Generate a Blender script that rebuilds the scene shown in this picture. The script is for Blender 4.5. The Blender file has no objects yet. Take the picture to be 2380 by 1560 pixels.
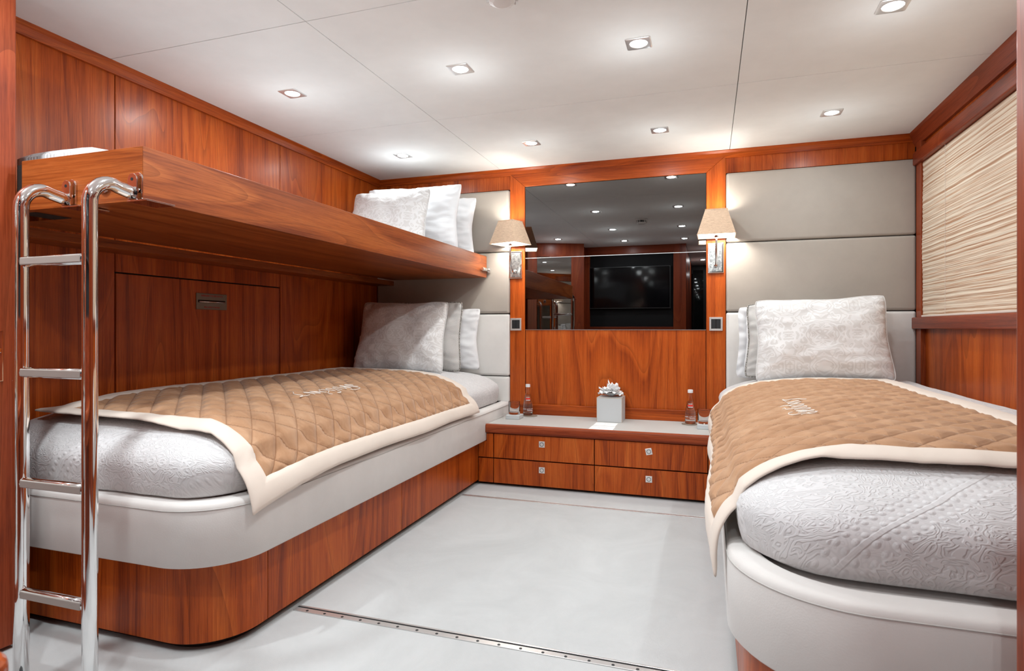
import bpy, bmesh, math, random
from mathutils import Vector, Matrix, noise
random.seed(7)
scene = bpy.context.scene
COL = scene.collection
R = math.radians
PI = math.pi

# ------------------------------------------------------------ camera
cam_d = bpy.data.cameras.new('camera'); cam = bpy.data.objects.new('camera', cam_d); COL.objects.link(cam)
cam.location = (2.277, -3.814, 0.936)
cam.rotation_euler = (PI/2, 0, 0.3201)
cam_d.sensor_width = 36.0
cam_d.lens = 1385.0/2380.0*36.0
cam_d.shift_x = (1190-1187)/2380.0
cam_d.shift_y = (762-780)/2380.0
cam_d.clip_start = 0.02
cam_d.dof.use_dof = True; cam_d.dof.focus_distance = 3.0; cam_d.dof.aperture_fstop = 9.0
scene.camera = cam

# ------------------------------------------------------------ world, exposure
w = bpy.data.worlds.new('world'); scene.world = w; w.use_nodes = True
w.node_tree.nodes['Background'].inputs[0].default_value = (0.9, 0.93, 1, 1)
w.node_tree.nodes['Background'].inputs[1].default_value = 0.05
scene.view_settings.view_transform = 'Standard'
scene.view_settings.look = 'None'
scene.view_settings.gamma = 1
scene.view_settings.use_curve_mapping = False
scene.view_settings.exposure = 0.05
DOWN_W = 4.9       # watts of each ceiling downlight
SCONCE_W = 3.4

# ------------------------------------------------------------ materials
def new_mat(name):
    m = bpy.data.materials.new(name); m.use_nodes = True
    nt = m.node_tree; b = nt.nodes['Principled BSDF']
    return m, nt, b
def node(nt, typ, **kw):
    n = nt.nodes.new(typ)
    for k, v in kw.items(): setattr(n, k, v)
    return n
def ramp(nt, fac, stops):
    r = node(nt, 'ShaderNodeValToRGB'); e = r.color_ramp.elements
    while len(e) < len(stops): e.new(0.5)
    for i, (p, c) in enumerate(stops):
        e[i].position = p; e[i].color = (c[0], c[1], c[2], 1)
    nt.links.new(fac, r.inputs[0]); return r.outputs[0]
def math_n(nt, op, a, b=None, c=None):
    n = node(nt, 'ShaderNodeMath', operation=op)
    for i, v in enumerate((a, b, c)):
        if v is None: continue
        if isinstance(v, (int, float)): n.inputs[i].default_value = v
        else: nt.links.new(v, n.inputs[i])
    return n.outputs[0]
def mix_c(nt, fac, a, b, blend='MIX'):
    n = node(nt, 'ShaderNodeMix', data_type='RGBA', blend_type=blend)
    for i, v in ((0, fac), (6, a), (7, b)):
        if isinstance(v, (int, float)): n.inputs[i].default_value = v
        elif isinstance(v, tuple): n.inputs[i].default_value = (v[0], v[1], v[2], 1)
        else: nt.links.new(v, n.inputs[i])
    return n.outputs[2]
def noise_n(nt, vec, scale, detail=3, rough=0.5, dist=0.0):
    n = node(nt, 'ShaderNodeTexNoise'); n.inputs['Scale'].default_value = scale
    n.inputs['Detail'].default_value = detail; n.inputs['Roughness'].default_value = rough
    n.inputs['Distortion'].default_value = dist
    nt.links.new(vec, n.inputs['Vector']); return n.outputs[0]
def mapping(nt, vec, scale=(1, 1, 1), loc=(0, 0, 0), rot=(0, 0, 0)):
    n = node(nt, 'ShaderNodeMapping'); n.inputs['Scale'].default_value = scale
    n.inputs['Location'].default_value = loc; n.inputs['Rotation'].default_value = rot
    nt.links.new(vec, n.inputs['Vector']); return n.outputs[0]
def bump(nt, b, h, strength, dist=0.01):
    n = node(nt, 'ShaderNodeBump'); n.inputs['Strength'].default_value = strength
    n.inputs['Distance'].default_value = dist
    nt.links.new(h, n.inputs['Height']); nt.links.new(n.outputs[0], b.inputs['Normal']); return n
def obj_coord(nt, rnd=True):
    tc = node(nt, 'ShaderNodeTexCoord')
    if not rnd: return tc.outputs['Object']
    oi = node(nt, 'ShaderNodeObjectInfo')
    m = math_n(nt, 'MULTIPLY', oi.outputs['Random'], 37.0)
    c = node(nt, 'ShaderNodeCombineXYZ')
    for i in range(3): nt.links.new(m, c.inputs[i])
    a = node(nt, 'ShaderNodeVectorMath', operation='ADD')
    nt.links.new(tc.outputs['Object'], a.inputs[0]); nt.links.new(c.outputs[0], a.inputs[1])
    return a.outputs[0]

def wood(name, axis, dark=(0.20, 0.028, 0.003), mid=(0.42, 0.074, 0.007), light=(0.56, 0.13, 0.018), rough=0.34, rings=6.0, fine=1.0):
    """figured veneer: long cathedral figure plus fine pores, grain along axis"""
    m, nt, b = new_mat(name)
    v = obj_coord(nt)
    s = [1.0]*3; s['xyz'.index(axis)] = 0.11
    v1 = mapping(nt, v, tuple(s))
    big = noise_n(nt, v1, 2.6, 1.5, 0.35, 0.35)                       # broad figure
    ringv = math_n(nt, 'FRACT', math_n(nt, 'MULTIPLY', big, rings*3.0))
    saw = ramp(nt, ringv, [(0.0, (0, 0, 0)), (0.82, (1, 1, 1)), (1.0, (0, 0, 0))])
    s2 = [1, 1, 1]; s2['xyz'.index(axis)] = 0.016
    v2 = mapping(nt, v, tuple(s2))
    fib = noise_n(nt, v2, 170.0, 5, 0.7)
    mid_n = noise_n(nt, v2, 13.0, 3, 0.6)
    sw = node(nt, 'ShaderNodeSeparateColor'); nt.links.new(saw, sw.inputs[0])
    f = math_n(nt, 'ADD', math_n(nt, 'MULTIPLY', sw.outputs[0], -0.17), math_n(nt, 'ADD', math_n(nt, 'MULTIPLY', fib, 0.55*fine), math_n(nt, 'MULTIPLY', mid_n, 0.55)))
    c = ramp(nt, f, [(0.27, dark), (0.46, mid), (0.68, light)])
    gl = ramp(nt, ringv, [(0.0, (0.62, 0.55, 0.5)), (0.05, (0.8, 0.76, 0.74)), (0.13, (1, 1, 1))])
    c = mix_c(nt, 0.8, c, gl, 'MULTIPLY')
    pores = noise_n(nt, mapping(nt, v, tuple(q if q == 1 else 0.03 for q in s2)), 420.0, 2, 0.6)
    c = mix_c(nt, 0.55*fine, c, ramp(nt, pores, [(0.50, (1, 1, 1)), (0.60, (0.66, 0.6, 0.56))]), 'MULTIPLY')
    nt.links.new(c, b.inputs['Base Color'])
    b.inputs['Roughness'].default_value = rough
    b.inputs['Specular IOR Level'].default_value = 0.24
    b.inputs['Coat Weight'].default_value = 0.06; b.inputs['Coat Roughness'].default_value = 0.22
    return m

W_Z = wood('veneer_vertical', 'z')
W_Y = wood('veneer_along_bed', 'y')
W_X = wood('veneer_crosswise', 'x')
BK = dict(dark=(0.14, 0.026, 0.005), mid=(0.28, 0.066, 0.013), light=(0.40, 0.115, 0.028))
WB_X = wood('bunk_walnut_crosswise', 'x', **BK)
WB_Y = wood('bunk_walnut_lengthwise', 'y', **BK)
RED = dict(dark=(0.14, 0.020, 0.006), mid=(0.26, 0.045, 0.013), light=(0.34, 0.075, 0.024), rings=3.0)
WR_Z = wood('solid_red_wood_vertical', 'z', **RED)
WR_Y = wood('solid_red_wood_lengthwise', 'y', **RED)
WR_X = wood('solid_red_wood_crosswise', 'x', **RED)

def fabric(name, col, rough=0.9, mottling=0.06, weave=900, wstr=0.12, sheen=0.3):
    m, nt, b = new_mat(name)
    v = obj_coord(nt)
    n1 = noise_n(nt, v, 5.0, 4, 0.6)
    lo = tuple(c*(1-mottling) for c in col); hi = tuple(min(1, c*(1+mottling)) for c in col)
    c = ramp(nt, n1, [(0.3, lo), (0.7, hi)])
    nt.links.new(c, b.inputs['Base Color'])
    b.inputs['Roughness'].default_value = rough
    b.inputs['Sheen Weight'].default_value = sheen
    b.inputs['Specular IOR Level'].default_value = 0.2
    n2 = noise_n(nt, v, weave, 2, 0.6)
    bump(nt, b, n2, wstr, 0.002)
    return m
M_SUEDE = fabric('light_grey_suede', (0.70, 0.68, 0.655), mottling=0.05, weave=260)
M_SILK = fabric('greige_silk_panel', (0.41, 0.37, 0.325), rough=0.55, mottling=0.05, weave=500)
M_CEIL = fabric('cream_suede_ceiling', (0.86, 0.885, 0.875), mottling=0.03, weave=300, wstr=0.05, sheen=0.15)
M_WHITE = fabric('white_cotton', (0.74, 0.745, 0.76), mottling=0.02, weave=700, sheen=0.1)
M_BORDER = fabric('cream_cotton_border', (0.72, 0.63, 0.55), mottling=0.03, weave=500, sheen=0.2)
M_SHADE_IN = None

def carpet():
    m, nt, b = new_mat('pale_grey_carpet')
    v = obj_coord(nt, False)
    n1 = noise_n(nt, v, 3.0, 5, 0.65, 0.8)
    c = ramp(nt, n1, [(0.3, (0.49, 0.50, 0.50)), (0.7, (0.56, 0.57, 0.57))])
    nt.links.new(c, b.inputs['Base Color'])
    b.inputs['Roughness'].default_value = 1; b.inputs['Specular IOR Level'].default_value = 0.1
    n2 = noise_n(nt, v, 420, 3, 0.7); n3 = noise_n(nt, v, 30, 4, 0.7, 1.5)
    h = math_n(nt, 'ADD', n2, math_n(nt, 'MULTIPLY', n3, 0.8))
    bump(nt, b, h, 0.35, 0.004)
    return m
M_CARPET = carpet()

def scroll_height(nt, uv, scale, lines=5.0):
    """mirrored scroll ornament built from contour lines of a smooth noise"""
    sx = node(nt, 'ShaderNodeSeparateXYZ'); nt.links.new(uv, sx.inputs[0])
    px = math_n(nt, 'PINGPONG', sx.outputs[0], 0.155)
    py = math_n(nt, 'PINGPONG', sx.outputs[1], 0.16)
    c = node(nt, 'ShaderNodeCombineXYZ'); nt.links.new(px, c.inputs[0]); nt.links.new(py, c.inputs[1])
    n1 = noise_n(nt, c.outputs[0], scale, 0.5, 0.3, 2.6)
    t = math_n(nt, 'FRACT', math_n(nt, 'MULTIPLY', n1, lines))
    t = math_n(nt, 'ABSOLUTE', math_n(nt, 'SUBTRACT', math_n(nt, 'MULTIPLY', t, 2.0), 1.0))
    return t
def damask():
    m, nt, b = new_mat('white_damask')
    uv = node(nt, 'ShaderNodeTexCoord').outputs['UV']
    t = scroll_height(nt, uv, 13.0, 4.0)
    band = ramp(nt, t, [(0.38, (0.665, 0.655, 0.645)), (0.46, (0.765, 0.765, 0.765))])
    nt.links.new(band, b.inputs['Base Color'])
    r = ramp(nt, t, [(0.42, (0.62,)*3), (0.5, (0.38,)*3)])
    nt.links.new(r, b.inputs['Roughness'])
    b.inputs['Specular IOR Level'].default_value = 0.4; b.inputs['Sheen Weight'].default_value = 0.2
    h = ramp(nt, t, [(0.42, (0, 0, 0)), (0.5, (1, 1, 1))])
    bump(nt, b, h, 0.25, 0.002)
    return m
M_DAMASK = damask()
def matelasse():
    m, nt, b = new_mat('white_matelasse_coverlet')
    v = node(nt, 'ShaderNodeTexCoord').outputs['UV']
    t = scroll_height(nt, v, 24.0, 4.0)
    h1 = ramp(nt, t, [(0.25, (0, 0, 0)), (0.6, (1, 1, 1))])
    # rows of raised dots and a cord running diagonally
    d = mapping(nt, v, (1, 1, 1), rot=(0, 0, R(45)))
    vo = node(nt, 'ShaderNodeTexVoronoi'); vo.inputs['Scale'].default_value = 42; vo.inputs['Randomness'].default_value = 0.0
    nt.links.new(d, vo.inputs['Vector'])
    dots = ramp(nt, vo.outputs['Distance'], [(0.1, (1, 1, 1)), (0.35, (0, 0, 0))])
    sx = node(nt, 'ShaderNodeSeparateXYZ'); nt.links.new(d, sx.inputs[0])
    band = math_n(nt, 'ABSOLUTE', math_n(nt, 'SUBTRACT', math_n(nt, 'FRACT', math_n(nt, 'MULTIPLY', sx.outputs[0], 2.6)), 0.5))
    isb = ramp(nt, band, [(0.10, (1, 1, 1)), (0.115, (0, 0, 0))])
    cord = ramp(nt, band, [(0.0, (1, 1, 1)), (0.012, (1, 1, 1)), (0.018, (0, 0, 0))])
    h = mix_c(nt, isb, h1, dots); h = mix_c(nt, 1.0, h, cord, 'LIGHTEN')
    nt.links.new(ramp(nt, t, [(0.25, (0.62, 0.615, 0.62)), (0.6, (0.675, 0.67, 0.675))]), b.inputs['Base Color'])
    b.inputs['Roughness'].default_value = 0.85; b.inputs['Specular IOR Level'].default_value = 0.2
    b.inputs['Sheen Weight'].default_value = 0.15
    bump(nt, b, h, 0.42, 0.005)
    return m
M_COVER = matelasse()
def herringbone():
    m, nt, b = new_mat('grey_herringbone_weave')
    uv = node(nt, 'ShaderNodeTexCoord').outputs['UV']
    vo = node(nt, 'ShaderNodeTexVoronoi'); vo.inputs['Scale'].default_value = 200; vo.inputs['Randomness'].default_value = 0.0
    nt.links.new(mapping(nt, uv, rot=(0, 0, R(45))), vo.inputs['Vector'])
    c = ramp(nt, vo.outputs['Distance'], [(0.30, (0.70, 0.69, 0.68)), (0.48, (0.30, 0.29, 0.27))])
    nt.links.new(c, b.inputs['Base Color']); b.inputs['Roughness'].default_value = 0.7
    return m
M_HERR = herringbone()
def braid():
    m, nt, b = new_mat('silver_braid')
    v = node(nt, 'ShaderNodeTexCoord').outputs['Object']
    vo = node(nt, 'ShaderNodeTexVoronoi'); vo.inputs['Scale'].default_value = 160
    nt.links.new(v, vo.inputs['Vector'])
    nt.links.new(ramp(nt, vo.outputs['Distance'], [(0.1, (0.62, 0.60, 0.57)), (0.6, (0.16, 0.15, 0.13))]), b.inputs['Base Color'])
    b.inputs['Roughness'].default_value = 0.5
    return m
M_BRAID = braid()
def suede_throw():
    m, nt, b = new_mat('camel_quilted_suede')
    v = node(nt, 'ShaderNodeTexCoord').outputs['Object']
    n1 = noise_n(nt, mapping(nt, v, (0.5, 1.6, 1)), 9.0, 5, 0.62, 0.6)
    c = ramp(nt, n1, [(0.25, (0.335, 0.175, 0.092)), (0.5, (0.43, 0.245, 0.14)), (0.78, (0.53, 0.33, 0.205))])
    nt.links.new(c, b.inputs['Base Color'])
    b.inputs['Roughness'].default_value = 0.92; b.inputs['Specular IOR Level'].default_value = 0.12
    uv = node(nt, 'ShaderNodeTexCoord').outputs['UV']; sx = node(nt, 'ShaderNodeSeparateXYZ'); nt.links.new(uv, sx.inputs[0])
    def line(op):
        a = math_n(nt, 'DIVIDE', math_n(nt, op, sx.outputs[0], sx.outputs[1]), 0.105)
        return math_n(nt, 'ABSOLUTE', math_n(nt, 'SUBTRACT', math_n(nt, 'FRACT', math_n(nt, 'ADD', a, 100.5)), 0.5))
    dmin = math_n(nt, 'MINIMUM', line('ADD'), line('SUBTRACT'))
    seam_shade = ramp(nt, dmin, [(0.0, (0.70, 0.62, 0.57)), (0.018, (0.78, 0.72, 0.69)), (0.035, (1, 1, 1))])  # crease shade along the quilting lines, darkened into the colour
    nt.links.new(mix_c(nt, 1.0, c, seam_shade, 'MULTIPLY'), b.inputs['Base Color'])
    hh = ramp(nt, dmin, [(0.0, (0, 0, 0)), (0.05, (0.45,)*3), (0.16, (0.8,)*3), (0.4, (1, 1, 1))])
    bump(nt, b, hh, 0.5, 0.010)
    b.inputs['Sheen Weight'].default_value = 0.35; b.inputs['Sheen Tint'].default_value = (1, 0.85, 0.72, 1)
    b.inputs['Sheen Roughness'].default_value = 0.4
    return m
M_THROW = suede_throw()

def simple(name, col, rough=0.5, metal=0.0, spec=0.5, emit=None, estr=0.0, trans=0.0, ior=1.45):
    m, nt, b = new_mat(name)
    b.inputs['Base Color'].default_value = (*col, 1); b.inputs['Roughness'].default_value = rough
    b.inputs['Metallic'].default_value = metal; b.inputs['Specular IOR Level'].default_value = spec
    b.inputs['Transmission Weight'].default_value = trans; b.inputs['IOR'].default_value = ior
    if emit: b.inputs['Emission Color'].default_value = (*emit, 1); b.inputs['Emission Strength'].default_value = estr
    return m
M_CHROME = simple('polished_chrome', (0.80, 0.80, 0.80), 0.06, 1.0)
M_STEEL = simple('brushed_steel', (0.50, 0.50, 0.50), 0.32, 1.0)
M_PLATE = simple('dull_hatch_plate', (0.20, 0.17, 0.14), 0.38, 0.8)
M_SATIN = simple('bright_satin_metal', (0.82, 0.82, 0.81), 0.3, 0.75)
M_TREAD = simple('matt_grey_tread', (0.42, 0.39, 0.36), 0.55, 0.3)
M_BLACK = simple('black_plastic', (0.02, 0.022, 0.024), 0.35)
M_DARK = simple('black_recess', (0.006, 0.006, 0.007), 0.85)
M_SCREEN = simple('television_screen', (0.004, 0.004, 0.005), 0.09, 0, 0.6)
M_BEZEL = simple('television_bezel', (0.10, 0.10, 0.105), 0.3, 0.7)
M_LEATHER = simple('pale_grey_leather', (0.50, 0.49, 0.47), 0.6)
M_BOX = simple('pale_grey_lacquered_leather', (0.55, 0.57, 0.58), 0.5)
M_STITCH = simple('tan_edge_binding', (0.50, 0.36, 0.26), 0.7)
M_TISSUE = simple('white_tissue', (0.86, 0.86, 0.86), 0.95)
M_PAPER = simple('white_card', (0.85, 0.85, 0.85), 0.7)
M_INK = simple('grey_print', (0.45, 0.45, 0.45), 0.7)
M_REDINK = simple('red_print', (0.45, 0.02, 0.015), 0.6)
M_REDLAB = simple('red_label', (0.75, 0.03, 0.02), 0.5)
M_WLAB = simple('white_label_print', (0.85, 0.87, 0.9), 0.5)
M_CAP = simple('white_bottle_cap', (0.8, 0.8, 0.82), 0.35)
M_COASTER = simple('taupe_coaster', (0.25, 0.20, 0.16), 0.8)
M_GLASS = simple('clear_glass', (1, 1, 1), 0.0, 0, 0.5, trans=1.0, ior=1.3)
M_THIN = simple('thin_clear_glass', (1, 1, 1), 0.0, 0, 0.5, trans=1.0, ior=1.16)
M_WATER = simple('water', (1, 1, 1), 0.0, 0, 0.5, trans=1.0, ior=1.33)
M_GAP = simple('dark_joint', (0.012, 0.006, 0.004), 0.8)
M_LED = simple('lit_downlight_lens', (1, 1, 1), 0.5, emit=(1, 0.98, 0.95), estr=14.0)
M_BULB = simple('lit_lamp_bulb', (1, 1, 1), 0.5, emit=(1, 0.95, 0.88), estr=9.0)
M_SMOKE = simple('white_detector_plastic', (0.75, 0.74, 0.72), 0.45)
M_THREAD = simple('ivory_embroidery_thread', (0.85, 0.80, 0.74), 0.45)
def tinted_mirror(name, g):
    m, nt, b = new_mat(name)
    b.inputs['Base Color'].default_value = (g, g*0.985, g*0.97, 1); b.inputs['Metallic'].default_value = 1
    b.inputs['Roughness'].default_value = 0.0
    return m
M_MIRROR = tinted_mirror('tinted_mirror', 0.19)
M_MIRROR2 = tinted_mirror('clear_mirror', 0.8)
def etched():
    m, nt, b = new_mat('etched_sconce_glass')
    v = node(nt, 'ShaderNodeTexCoord').outputs['Object']
    n1 = noise_n(nt, v, 60, 4, 0.7, 1.0)
    nt.links.new(ramp(nt, n1, [(0.45, (0.30, 0.31, 0.31)), (0.6, (0.62, 0.66, 0.64))]), b.inputs['Base Color'])
    b.inputs['Metallic'].default_value = 0.85; b.inputs['Roughness'].default_value = 0.22
    return m
M_ETCH = etched()
def shade_mat(name, inside=False):
    m, nt, b = new_mat(name)
    out = nt.nodes['Material Output']
    v = node(nt, 'ShaderNodeTexCoord').outputs['Object']
    a = noise_n(nt, mapping(nt, v, (40, 40, 900)), 1.0, 3, 0.6); c2 = noise_n(nt, mapping(nt, v, (900, 900, 30)), 1.0, 3, 0.6)
    f = math_n(nt, 'MULTIPLY', math_n(nt, 'ADD', a, c2), 0.5)
    col = ramp(nt, f, [(0.38, (0.58, 0.41, 0.28)), (0.62, (0.93, 0.73, 0.55))])
    nt.links.new(col, b.inputs['Base Color']); b.inputs['Roughness'].default_value = 0.9
    tr = node(nt, 'ShaderNodeBsdfTranslucent'); nt.links.new(col, tr.inputs[0])
    mx = node(nt, 'ShaderNodeMixShader'); mx.inputs[0].default_value = 0.3
    nt.links.new(b.outputs[0], mx.inputs[1]); nt.links.new(tr.outputs[0], mx.inputs[2]); nt.links.new(mx.outputs[0], out.inputs[0])
    return m
M_SHADE = shade_mat('beige_linen_shade')
M_LINING = simple('white_shade_lining', (0.95, 0.945, 0.93), 0.9)
M_DIFF = simple('lit_shade_diffuser', (0.95, 0.94, 0.92), 0.8, emit=(1, 0.96, 0.9), estr=3.0)
def blind_mat():
    m, nt, b = new_mat('striped_blind_fabric')
    v = node(nt, 'ShaderNodeTexCoord').outputs['Object']
    wob = noise_n(nt, mapping(nt, v, (0.3, 1.3, 3)), 3.0, 2, 0.5)
    sx = node(nt, 'ShaderNodeSeparateXYZ'); nt.links.new(v, sx.inputs[0])
    z = math_n(nt, 'ADD', sx.outputs[2], math_n(nt, 'MULTIPLY', wob, 0.010))
    c1 = node(nt, 'ShaderNodeCombineXYZ'); nt.links.new(z, c1.inputs[2])
    n1 = noise_n(nt, c1.outputs[0], 85, 5, 0.8)
    n2 = noise_n(nt, mapping(nt, v, (1, 3, 260)), 1.0, 2, 0.5)
    f = math_n(nt, 'ADD', math_n(nt, 'MULTIPLY', n1, 0.8), math_n(nt, 'MULTIPLY', n2, 0.2))
    c = ramp(nt, f, [(0.42, (0.38, 0.20, 0.11)), (0.48, (0.52, 0.34, 0.22)), (0.51, (0.74, 0.64, 0.51)), (0.7, (0.82, 0.75, 0.63))])
    nt.links.new(c, b.inputs['Base Color']); b.inputs['Roughness'].default_value = 0.85
    return m
M_BLIND = blind_mat()

# ------------------------------------------------------------ mesh helpers
class MB:
    """collects geometry for ONE mesh object"""
    def __init__(s): s.v = []; s.f = []; s.uv = None
    def add(s, vs, fs):
        o = len(s.v); s.v += [tuple(v) for v in vs]; s.f += [tuple(i+o for i in f) for f in fs]; return s
    def box(s, x0, x1, y0, y1, z0, z1, rz=0, piv=None):
        vs = [(x, y, z) for z in (z0, z1) for y in (y0, y1) for x in (x0, x1)]
        if rz:
            px, py = piv or ((x0+x1)/2, (y0+y1)/2); c, sn = math.cos(rz), math.sin(rz)
            vs = [(px+(x-px)*c-(y-py)*sn, py+(x-px)*sn+(y-py)*c, z) for x, y, z in vs]
        return s.add(vs, [(0, 2, 3, 1), (4, 5, 7, 6), (0, 1, 5, 4), (1, 3, 7, 5), (3, 2, 6, 7), (2, 0, 4, 6)])
    def loft(s, loops, cap0=True, cap1=True):
        n = len(loops[0]); vs = [p for l in loops for p in l]; fs = []
        for k in range(len(loops)-1):
            for i in range(n):
                j = (i+1) % n; fs.append((k*n+i, k*n+j, (k+1)*n+j, (k+1)*n+i))
        if cap0: fs.append(tuple(reversed(range(n))))
        if cap1: fs.append(tuple((len(loops)-1)*n+i for i in range(n)))
        return s.add(vs, fs)
    def lathe(s, prof, c=(0, 0, 0), n=32, axis='z', cap=True):
        loops = []
        for r, h in prof:
            l = []
            for i in range(n):
                a = 2*PI*i/n; p = (r*math.cos(a), r*math.sin(a), h)
                if axis == 'y': p = (p[0], -p[2], p[1])
                if axis == 'x': p = (p[2], p[0], p[1])
                l.append((c[0]+p[0], c[1]+p[1], c[2]+p[2]))
            loops.append(l)
        return s.loft(loops, cap, cap)
    def tube(s, path, r, n=16, r2=None):
        path = [Vector(p) for p in path]; loops = []
        up = None
        for i, p in enumerate(path):
            t = (path[min(i+1, len(path)-1)]-path[max(i-1, 0)]).normalized()
            if up is None:
                up = Vector((0, 0, 1)) if abs(t.z) < 0.9 else Vector((0, 1, 0))
            a = (up - t*up.dot(t)).normalized(); b = t.cross(a); up = a
            loops.append([tuple(p + a*math.cos(2*PI*k/n)*r + b*math.sin(2*PI*k/n)*(r2 or r)) for k in range(n)])
        return s.loft(loops)
    def prism(s, pts, z0, z1):
        return s.loft([[(x, y, z0) for x, y in pts], [(x, y, z1) for x, y in pts]])

def obj(name, mb, mat, parent=None, smooth=False, bevel=0.0, bseg=2, loc=None, sub=0, solid=0.0, autos=None):
    me = bpy.data.meshes.new(name)
    off = Vector((0, 0, 0))
    if parent is None and loc is not None: off = Vector(loc)
    if parent is not None: off = world_off(parent)
    me.from_pydata([tuple(Vector(v)-off) for v in mb.v], [], mb.f)
    if mb.uv:
        ul = me.uv_layers.new(name='UVMap')
        for lp in me.loops: ul.data[lp.index].uv = mb.uv[lp.vertex_index]
    bm = bmesh.new(); bm.from_mesh(me)
    bmesh.ops.recalc_face_normals(bm, faces=bm.faces); bm.to_mesh(me); bm.free()
    o = bpy.data.objects.new(name, me); COL.objects.link(o)
    for mm in (mat if isinstance(mat, (list, tuple)) else [mat]): me.materials.append(mm)
    if parent is None: o.location = off
    else: o.parent = parent
    if bevel:
        bv = o.modifiers.new('Bevel', 'BEVEL'); bv.width = bevel; bv.segments = bseg; bv.limit_method = 'ANGLE'; bv.angle_limit = R(40)
        bv.harden_normals = False
    if sub:
        sb = o.modifiers.new('Subdivision', 'SUBSURF'); sb.levels = sub; sb.render_levels = sub
    if solid:
        so = o.modifiers.new('Solidify', 'SOLIDIFY'); so.thickness = solid; so.offset = 0
    if smooth:
        for p in me.polygons: p.use_smooth = True
        if autos:
            es = o.modifiers.new('EdgeSplit', 'EDGE_SPLIT'); es.split_angle = R(autos)
    return o
def world_off(o):
    v = Vector((0, 0, 0))
    while o is not None: v += o.location; o = o.parent
    return v
def tag(o, label, cat, group=None):
    o['label'] = label; o['category'] = cat
    if group: o['group'] = group
    return o
def thing(name, label, cat, loc=(0, 0, 0), group=None):
    o = bpy.data.objects.new(name, None); COL.objects.link(o); o.location = loc; o.empty_display_size = 0.05
    return tag(o, label, cat, group)
def struct(name, mb, mat, parent=None, **k):
    o = obj(name, mb, mat, parent, **k); o['kind'] = 'structure'; return o
def bx(*a, **k): return MB().box(*a, **k)

# ------------------------------------------------------------ room dimensions (metres)
XR = 3.38; H = 2.0
YR = -3.82            # rear wall with the television

# floor ---------------------------------------------------------------
struct('floor', bx(-0.05, 3.45, -6.4, 0.05, -0.06, 0.0), M_CARPET)
# ceiling: suede panels with fine joints over a backing
cl = MB().box(-0.05, 3.45, -6.4, 0.05, 2.012, 2.06)
ceil = struct('ceiling', cl, M_GAP)
cp = MB()
xs = [-0.02, 0.949, 2.399, 3.40]; ys = [-6.4, -4.147, -3.11, -2.073, -1.036, 0.02]
g = 0.0014
for i in range(3):
    for j in range(5):
        cp.box(xs[i]+g, xs[i+1]-g, ys[j]+g, ys[j+1]-g, 2.0, 2.0125)
o = struct('ceiling_lining', cp, M_CEIL, ceil, bevel=0.0012, bseg=2)

# left wall: veneer panels with shadow joints ----------------------------
wl = struct('wall_left', bx(-0.08, -0.012, -2.75, 0.02, 0, 2.0), M_GAP)
g = 0.0022
def panel(name, x0, x1, y0, y1, z0, z1, mat, par, bev=0.0012):
    return obj(name, bx(x0, x1, y0, y1, z0, z1), mat, par, bevel=bev, bseg=1)
panel('wall_panel', -0.012, 0, -2.75, -2.03-g, 0, 1.97, W_Z, wl)
panel('wall_panel', -0.012, 0, -2.03+g, -1.051-g, 1.163, 1.97, W_Z, wl)
panel('wall_panel', -0.012, 0, -1.051+g, -0.002, 0, 1.97, W_Z, wl)
# emergency hatch set in the left wall
ht = thing('escape_hatch', 'veneered emergency escape hatch in wall between bunk and lower left bed', 'hatch', (0, -1.54, 0.44))
obj('hatch_panel', bx(-0.012, 0.0, -2.03+g*2, -1.051-g*2, 0.05, 1.157), W_Z, ht, bevel=0.0012, bseg=1)
hp = obj('handle_plate', bx(-0.003, 0.0035, -1.63, -1.444, 1.023, 1.100), M_PLATE, ht, bevel=0.001)
hp['label'] = 'dull metal plate with red lettering'
obj('slot', bx(0.0032, 0.0042, -1.62, -1.455, 1.056, 1.068), M_DARK, hp)
obj('lever', MB().tube([(0.004, -1.615, 1.060), (0.012, -1.60, 1.059), (0.012, -1.47, 1.059), (0.004, -1.458, 1.060)], 0.0036, 10), M_CHROME, hp, smooth=True)
def text_mesh(name, body, size, mat, parent, mw, ext=0.0004, sx=1.0):
    cu = bpy.data.curves.new(name, 'FONT'); cu.body = body; cu.size = size; cu.extrude = ext
    cu.align_x = 'CENTER'; cu.align_y = 'CENTER'
    t = bpy.data.objects.new('tmp', cu); COL.objects.link(t)
    dg = bpy.context.evaluated_depsgraph_get()
    me = bpy.data.meshes.new_from_object(t.evaluated_get(dg)); bpy.data.objects.remove(t)
    me.transform(mw @ Matrix.Diagonal((sx, 1, 1, 1)))
    me.transform(Matrix.Translation(-world_off(parent)))
    me.materials.clear(); me.materials.append(mat)
    o = bpy.data.objects.new(name, me); COL.objects.link(o); o.parent = parent
    return o
# text faces +x : local x -> +y, local y -> +z
MX = lambda x, y, z: Matrix.Translation((x, y, z)) @ Matrix(((0, 0, 1, 0), (1, 0, 0, 0), (0, 1, 0, 0), (0, 0, 0, 1)))
text_mesh('lettering', 'EMERGENCY ESCAPE HATCH', 0.0115, M_REDINK, hp, MX(0.0038, -1.537, 1.088), 0.0003, 0.86)
text_mesh('lettering', 'PULL LEVER TO RELEASE', 0.0105, M_REDINK, hp, MX(0.0038, -1.537, 1.034), 0.0003, 0.82)

# back wall ----------------------------------------------------------------
wb = struct('wall_back', bx(-0.08, 3.46, 0.0, 0.08, 0, 2.0), M_GAP)
panel('wall_panel', 1.119, 2.263, -0.004, 0.002, 0.36, 0.923, W_Z, wb)          # veneer under the mirror
panel('wall_panel', 0.0, 1.011, -0.004, 0.002, 1.866, 1.97, W_Z, wb)
panel('wall_panel', 2.378, 3.357, -0.004, 0.002, 1.866, 1.97, W_Z, wb)
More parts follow.
